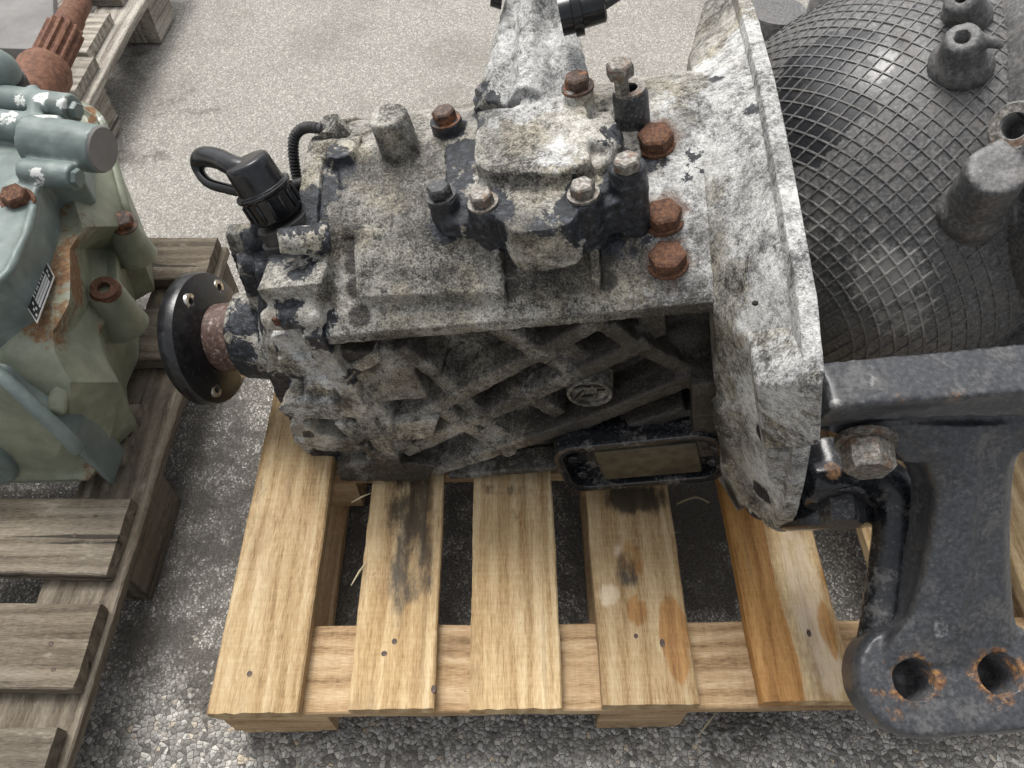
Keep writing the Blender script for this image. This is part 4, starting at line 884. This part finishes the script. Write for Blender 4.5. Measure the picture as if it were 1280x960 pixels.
# lower limb, its bolt and the round stub
m = MB()
pp = [at(1012, 602, z=.43), at(1040, 600, z=.435), at(1088, 596, z=.435), at(1116, 610, z=.43), at(1121, 650, z=.41), at(1114, 720, z=.375), at(1100, 810, z=.345)]
m.tube(spline(pp, 6), [.024]*len(spline(pp, 6)), 16)
pl = at(1040, 615, z=.425); m.cyl(pl+V(0, .05, .0), pl-V(.0, .01, 0), .034, .031, 22)
m.world(); ll = m.build('lower_limb', 'gloss', gb, voxel=.003, smooth=4, noise=((.001, 50),), wear=[(0, w2g(at(1037, 592, z=.45)), .012, .9), (2, w2g(at(1020, 600, z=.45)), .012, .4)])
hb = at(1050, 622, z=.425); hexbolt('bracket_bolt', w2g(hb+ba*.030), GR.T @ ba, .0225, .026, 'bolt_black', ll, washer=1.25, ph=.1)
m = MB(); c_ = at(1046, 656, z=.35); e = unit(V(.05, -.95, -.40)); m.lathe(c_-e*.03, e, [(-.04, .048), (0, .062), (.012, .064), (.030, .062), (.034, .054)], 36); m.world(); m.build('round_stub', 'gloss', gb)

# ------------------------------------------------------------------ green gearbox on the old pallet
gg = empty('green_gearbox', (-.75, .8, .144)); tag(gg, 'sage green painted gearbox with rusty splined shaft on the old pallet', 'gearbox')
OFF = V(-.75, .8, .144)
class MG(MB):
    def loc(s): s.v = [tuple(np.array(p)-OFF) for p in s.v]; return s
def wl(*items): return [(ch, at(u, v, z=z)-OFF, r, s) for ch, u, v, z, r, s in items]
m = MG()
# right half of the casting, row by row from the bell flange down to the sump
rows = [(127, 96, .42, .405, 0), (129, 98, .42, .405, 0), (146, 124, .42, .40, 0), (200, 141, .42, .365, 0), (250, 154, .42, .335, .0), (283, 165, .42, .30, .0), (296, 160, .42, .285, .03), (312, 149, .42, .27, .06), (345, 150, .42, .275, .065), (380, 149, .415, .28, .05), (415, 128, .40, .285, .01), (440, 130, .385, .29, 0), (478, 150, .35, .265, 0), (520, 149, .295, .215, 0), (562, 137, .235, .18, 0), (590, 122, .18, .158, 0), (600, 114, .165, .155, 0)]
rings = []
for v, ur, zi, zr, dip in rows:
    P0 = lambda u, z: at(u, v, z=z)
    r0 = P0(ur, zr); r1 = P0(-90, zi)
    rings.append([P0(-90, zi), P0(20, zi), P0(ur-62, zi-.002), P0(ur-36, (zi*2+zr)/3-dip), P0(ur-16, (zi+2*zr)/3-dip*.6), P0(ur-4, zr+.012), r0, V(r0[0]-.02, r0[1], .15), V(r1[0], r1[1], .15)])
m.loft(rings)
m.loc()
gcase = m.build('case', 'green', gg, bevel=.012, seg=3, simple=3, smooth=14, sharp=80, noise=((.0008, 18), (.0003, 120)), wear=wl((0, 74, 265, .41, (.022, .07, .06), .74), (0, 88, 340, .40, (.035, .075, .06), .80), (0, 60, 400, .41, (.04, .04, .05), .72), (0, 76, 225, .41, .03, .7), (0, 38, 395, .41, .03, .8), (0, 100, 300, .39, (.03, .06, .05), .5), (0, 25, 330, .42, .02, .6), (0, 130, 360, .34, .03, .75), (0, 112, 150, .41, .012, .9), (0, 125, 410, .3, .02, .5), (0, 115, 590, .17, .02, .6), (0, 150, 285, .3, .03, .5)))
m = MG(); m.tube(spline([at(u, v, z=z) for u, v, z in ((92, 130, .408), (112, 138, .406), (126, 152, .400), (134, 178, .384), (142, 205, .366), (155, 255, .336), (165, 284, .304), (163, 296, .288))], 5), .008, 10)
m.loc(); m.build('flange_edge', 'green', gcase, wear=wl((0, 112, 140, .41, .014, .9), (2, 126, 152, .4, .02, .6), (0, 163, 290, .3, .02, .6)))
m = MG(); c_ = at(128, 362, z=.33); m.lathe(c_+V(0, 0, -.08), (0, 0, 1), [(0, .036), (.05, .029), (.076, .0265), (.08, .0245)], 26); m.loc(); m.build('boss', 'green', gcase, wear=wl((0, 130, 362, .33, .03, .66)))
m = MG(); c_ = at(150, 280, z=.325); m.lathe(c_+V(0, 0, -.07), (0, 0, 1), [(0, .032), (.066, .023), (.07, .021)], 24); m.loc(); m.build('boss', 'green', gcase, wear=wl((0, 150, 280, .32, .03, .55)))
m = MG(); m.hexa([at(u, v, z=z) for u, v, z in ((66, 440, .28), (100, 450, .26), (86, 530, .22), (48, 520, .24), (74, 452, .366), (94, 458, .354), (82, 520, .312), (56, 515, .320))]); m.loc(); m.build('pad', 'green', gcase, bevel=.008, seg=3)
# blue-green control cover with its cylinders
m = MG(); zc = .50
m.prism([at(u, v, z=zc-.015) for u, v in ((-60, 128), (38, 136), (44, 170), (46, 238), (32, 285), (4, 345), (-60, 372))], (0, 0, -.10))
m.prism([at(u, v, z=zc-.045) for u, v in ((40, 150), (96, 165), (98, 212), (58, 235)) ], (0, 0, -.06))
m.cyl(at(-60, 116, z=zc), at(92, 138, z=zc), .022, .022, 22); m.cyl(at(-60, 148, z=zc), at(76, 166, z=zc), .022, .022, 22)
m.cyl(at(40, 175, z=zc), at(128, 187, z=zc), .034, .032, 26); m.cyl(at(30, 214, z=zc-.01), at(95, 222, z=zc-.01), .018, .018, 20)
m.cyl(at(42, 112, z=zc+.012), at(46, 160, z=zc+.012), .010, .010, 12); m.cyl(at(34, 150, z=zc), at(46, 240, z=zc-.02), .007, .007, 10)
m.tube([at(u, v, z=.487) for u, v in ((42, 258), (32, 296), (10, 340), (-12, 362), (-50, 375))], .006, 10)
m.loc(); cover = m.build('control_cover', 'teal', gg, voxel=.0028, smooth=3, noise=((.001, 60),), wear=wl((2, 52, 122, zc+.02, .014, .85), (2, 78, 128, zc+.02, .012, .85), (2, 60, 150, zc+.02, .022, .8), (2, 112, 176, zc+.03, .009, .95), (2, 126, 176, zc+.03, .010, .9), (2, 10, 146, zc+.02, .016, .8), (2, 20, 124, zc+.02, .014, .75), (2, 45, 220, zc, .016, .7), (2, 40, 200, zc-.01, .01, .7), (0, 40, 250, .44, .02, .4)))
ex = unit(at(128, 187, z=zc)-at(40, 175, z=zc))
for u, v, z, r, mt in ((99, 139, zc, .013, 'teal'), (83, 168, zc, .013, 'teal'), (100, 223, zc-.01, .013, 'teal')): hexbolt('cover_bolt', at(u, v, z=z)-OFF, ex, r, .018, mt, cover, washer=1.1)
p = at(131, 187, z=zc); MB().lathe(p-OFF-ex*.004, ex, [(0, .031), (.003, .029)], 26).build('end_cap', 'panel', cover)
hexbolt('rusty_bolt', at(14, 240, z=.502)-OFF, (.1, -.2, 1), .0165, .016, 'rust', gg)
hexbolt('rusty_bolt', at(151, 272, z=.345)-OFF, (.2, -.2, 1), .016, .012, 'rust_dark', gg, washer=1.35)
MB().ring(at(130, 360, z=.338)-OFF, (.15, -.2, 1), [(-.008, .009), (.002, .009), (.002, .019), (-.008, .022)], 24).build('rusty_bush', 'rust', gg)
# sump plate at the near end
m = MG(); lipp = [(-60, 436, .392), (0, 474, .375), (50, 520, .330), (86, 554, .285), (96, 566, .262)]
top_ = [at(u, v, z=z)+V(0, .010, -.006) for u, v, z in lipp]; m.prism(top_+[V(p[0], p[1], .15) for p in top_[::-1]], (0, .06, 0))
m.tube(spline([at(u, v, z=z)+V(0, .004, 0) for u, v, z in lipp], 6), .010, 12)
m.loc()
sp_ = m.build('end_plate', 'teal', gg, voxel=.003, smooth=3, wear=wl((2, 60, 530, .29, .02, .55), (0, 115, 590, .17, .02, .7)))
m = MG(); m.cyl(at(-30, 560, z=.21)+V(0, .05, 0), at(-30, 560, z=.21)+V(0, -.03, 0), .07, .062, 30); m.loc(); m.build('end_cover', 'teal', gg, bevel=.006, seg=3)
hexbolt('plate_bolt', at(57, 556, z=.235)-OFF+V(0, .0, 0), (.1, -.8, .6), .013, .012, 'bright', sp_, washer=1.4)
# rusty splined input shaft pointing away from the camera
zs = .40; a = at(38, 128, z=zs); b = at(95, 10, z=zs+.03); ax = unit(b-a); L = float(np.linalg.norm(b-a)); fr_ = frame(ax)
m = MG(); m.lathe(a-ax*.03, ax, [(0, .043), (.03+L*.30, .043), (.03+L*.36, .038), (.03+L*.37, .026)], 40); m.loc(); shaft = m.build('input_shaft', 'rust_shaft', gg)
m = MG(); ns = 14; rings = []
for s_ in (L*.34, L*.74, L*.76):
    ring = []
    for i in range(ns*4):
        q = 2*math.pi*i/(ns*4); r_ = (.0315 if (i % 4) in (0, 1) else .0262) if s_ < L*.75 else .022
        ring.append(a+ax*s_+(fr_[0]*math.cos(q)+fr_[1]*math.sin(q))*r_)
    rings.append(ring)
m.loft(rings); m.loc(); m.build('splines', 'rust_shaft', shaft)
m = MG(); m.lathe(a, ax, [(L*.7, .0235), (L*.88, .0235), (L*.89, .0215), (L*1.08, .0215), (L*1.10, .019)], 28); m.loc(); m.build('pilot_end', 'rust_shaft', shaft)
m = MG(); m.ball(at(-8, 92, z=.52), .036, 24, 14); m.loc(); m.build('breather_cap', 'teal', gg)
m = MG(); m.cyl(at(-8, 92, z=.52)-V(0, 0, .08), at(-8, 92, z=.52)-V(0, 0, .012), .037, .037, 24); m.loc(); m.build('breather_neck', 'rubber', gg)
# data plate riveted on top
q = [at(57, 324, z=.427), at(68, 345, z=.427), at(46, 404, z=.427), at(33, 384, z=.427)]; c_ = sum(q)/4
def platepart(name, mat, s0, s1, t0_, t1_, dz, par):
    f = lambda s, t: (q[0]*(1-t)+q[1]*t)*(1-s)+(q[3]*(1-t)+q[2]*t)*s
    mm = MB(); mm.prism([f(s, t)+V(0, 0, dz-.0)-OFF for s, t in ((s0, t0_), (s1, t0_), (s1, t1_), (s0, t1_))], (0, 0, -.0018)); return mm.build(name, mat, par, flat=True)
dp = platepart('data_plate', 'plate_alu', 0, 1, 0, 1, .0, gg)
platepart('plate_print', 'plate_black', .03, .97, .06, .94, .0009, dp)
for t in (.46, .64, .82): platepart('plate_field', 'plate_alu', .18, .74, t-.065, t+.065, .0016, dp)
for i, s in enumerate((.20, .28, .34, .42, .50, .55, .63, .70)): platepart('plate_mark', 'plate_alu', s, s+.035, .14, .30, .0016, dp)
for s0, t0_ in ((.80, .3), (.86, .5), (.80, .62), (.88, .78), (.09, .4), (.11, .6)): platepart('plate_mark', 'plate_alu', s0, s0+.04, t0_, t0_+.13, .0016, dp)

# ------------------------------------------------------------------ things round the old pallets
m = MB(); pts = [(-60, -40), (66, -40), (68, 62), (-60, 58)]; m.prism([at(u, v, z=.22) for u, v in pts], (0, 0, -.06))
pn = m.build('grey_crate', 'panel', None, bevel=.006); tag(pn, 'flat grey case lying on the back pallet at the top left corner', 'case')
MB().prism([at(u, v, z=.185) for u, v in ((-60, 60), (70, 63), (74, 76), (-60, 80))], (0, 0, -.025)).build('rim', 'panel', pn, bevel=.003)
m = MB(); a = at(76, -30, z=.2); m.box((0, 0, 0), (.035, .16, .02)); ob = m.build('wood_batten', 'wood_pale', None, bevel=.002); ob.location = at(76, 5, z=.19); ob.rotation_euler = (0, 0, -.25); tag(ob, 'narrow pale batten beside the grey case', 'batten')
m = MB(); c_ = at(845, 627, z=.002); m.tube(spline([at(846, 630, z=.004), at(860, 624, z=.010), at(872, 622, z=.014), at(886, 628, z=.006)], 6), .0018, 6)
tag(m.build('splinter', 'straw'), 'curved pale wood splinter on the oily asphalt between fourth and fifth planks', 'splinter', 'pale wood splinters')
for (u, v, z), L_, an, lb in (((452, 622, .1465), .016, .5, 'pale splinter at the left edge of the dark-stained second plank'), ((449, 716, .1465), .020, 1.1, 'long pale splinter low on the left edge of the second plank'), ((884, 905, .004), .022, .8, 'pale wood splinter on the asphalt beside the middle pallet block')):
    c_ = at(u, v, z=z); e = V(math.cos(an), math.sin(an), .05)*L_; mm = MB().tube([c_-e, c_+V(0, 0, .002), c_+e*.9], [.0006, .0015, .0005], 5); tag(mm.build('splinter', 'straw'), lb, 'splinter', 'pale wood splinters')
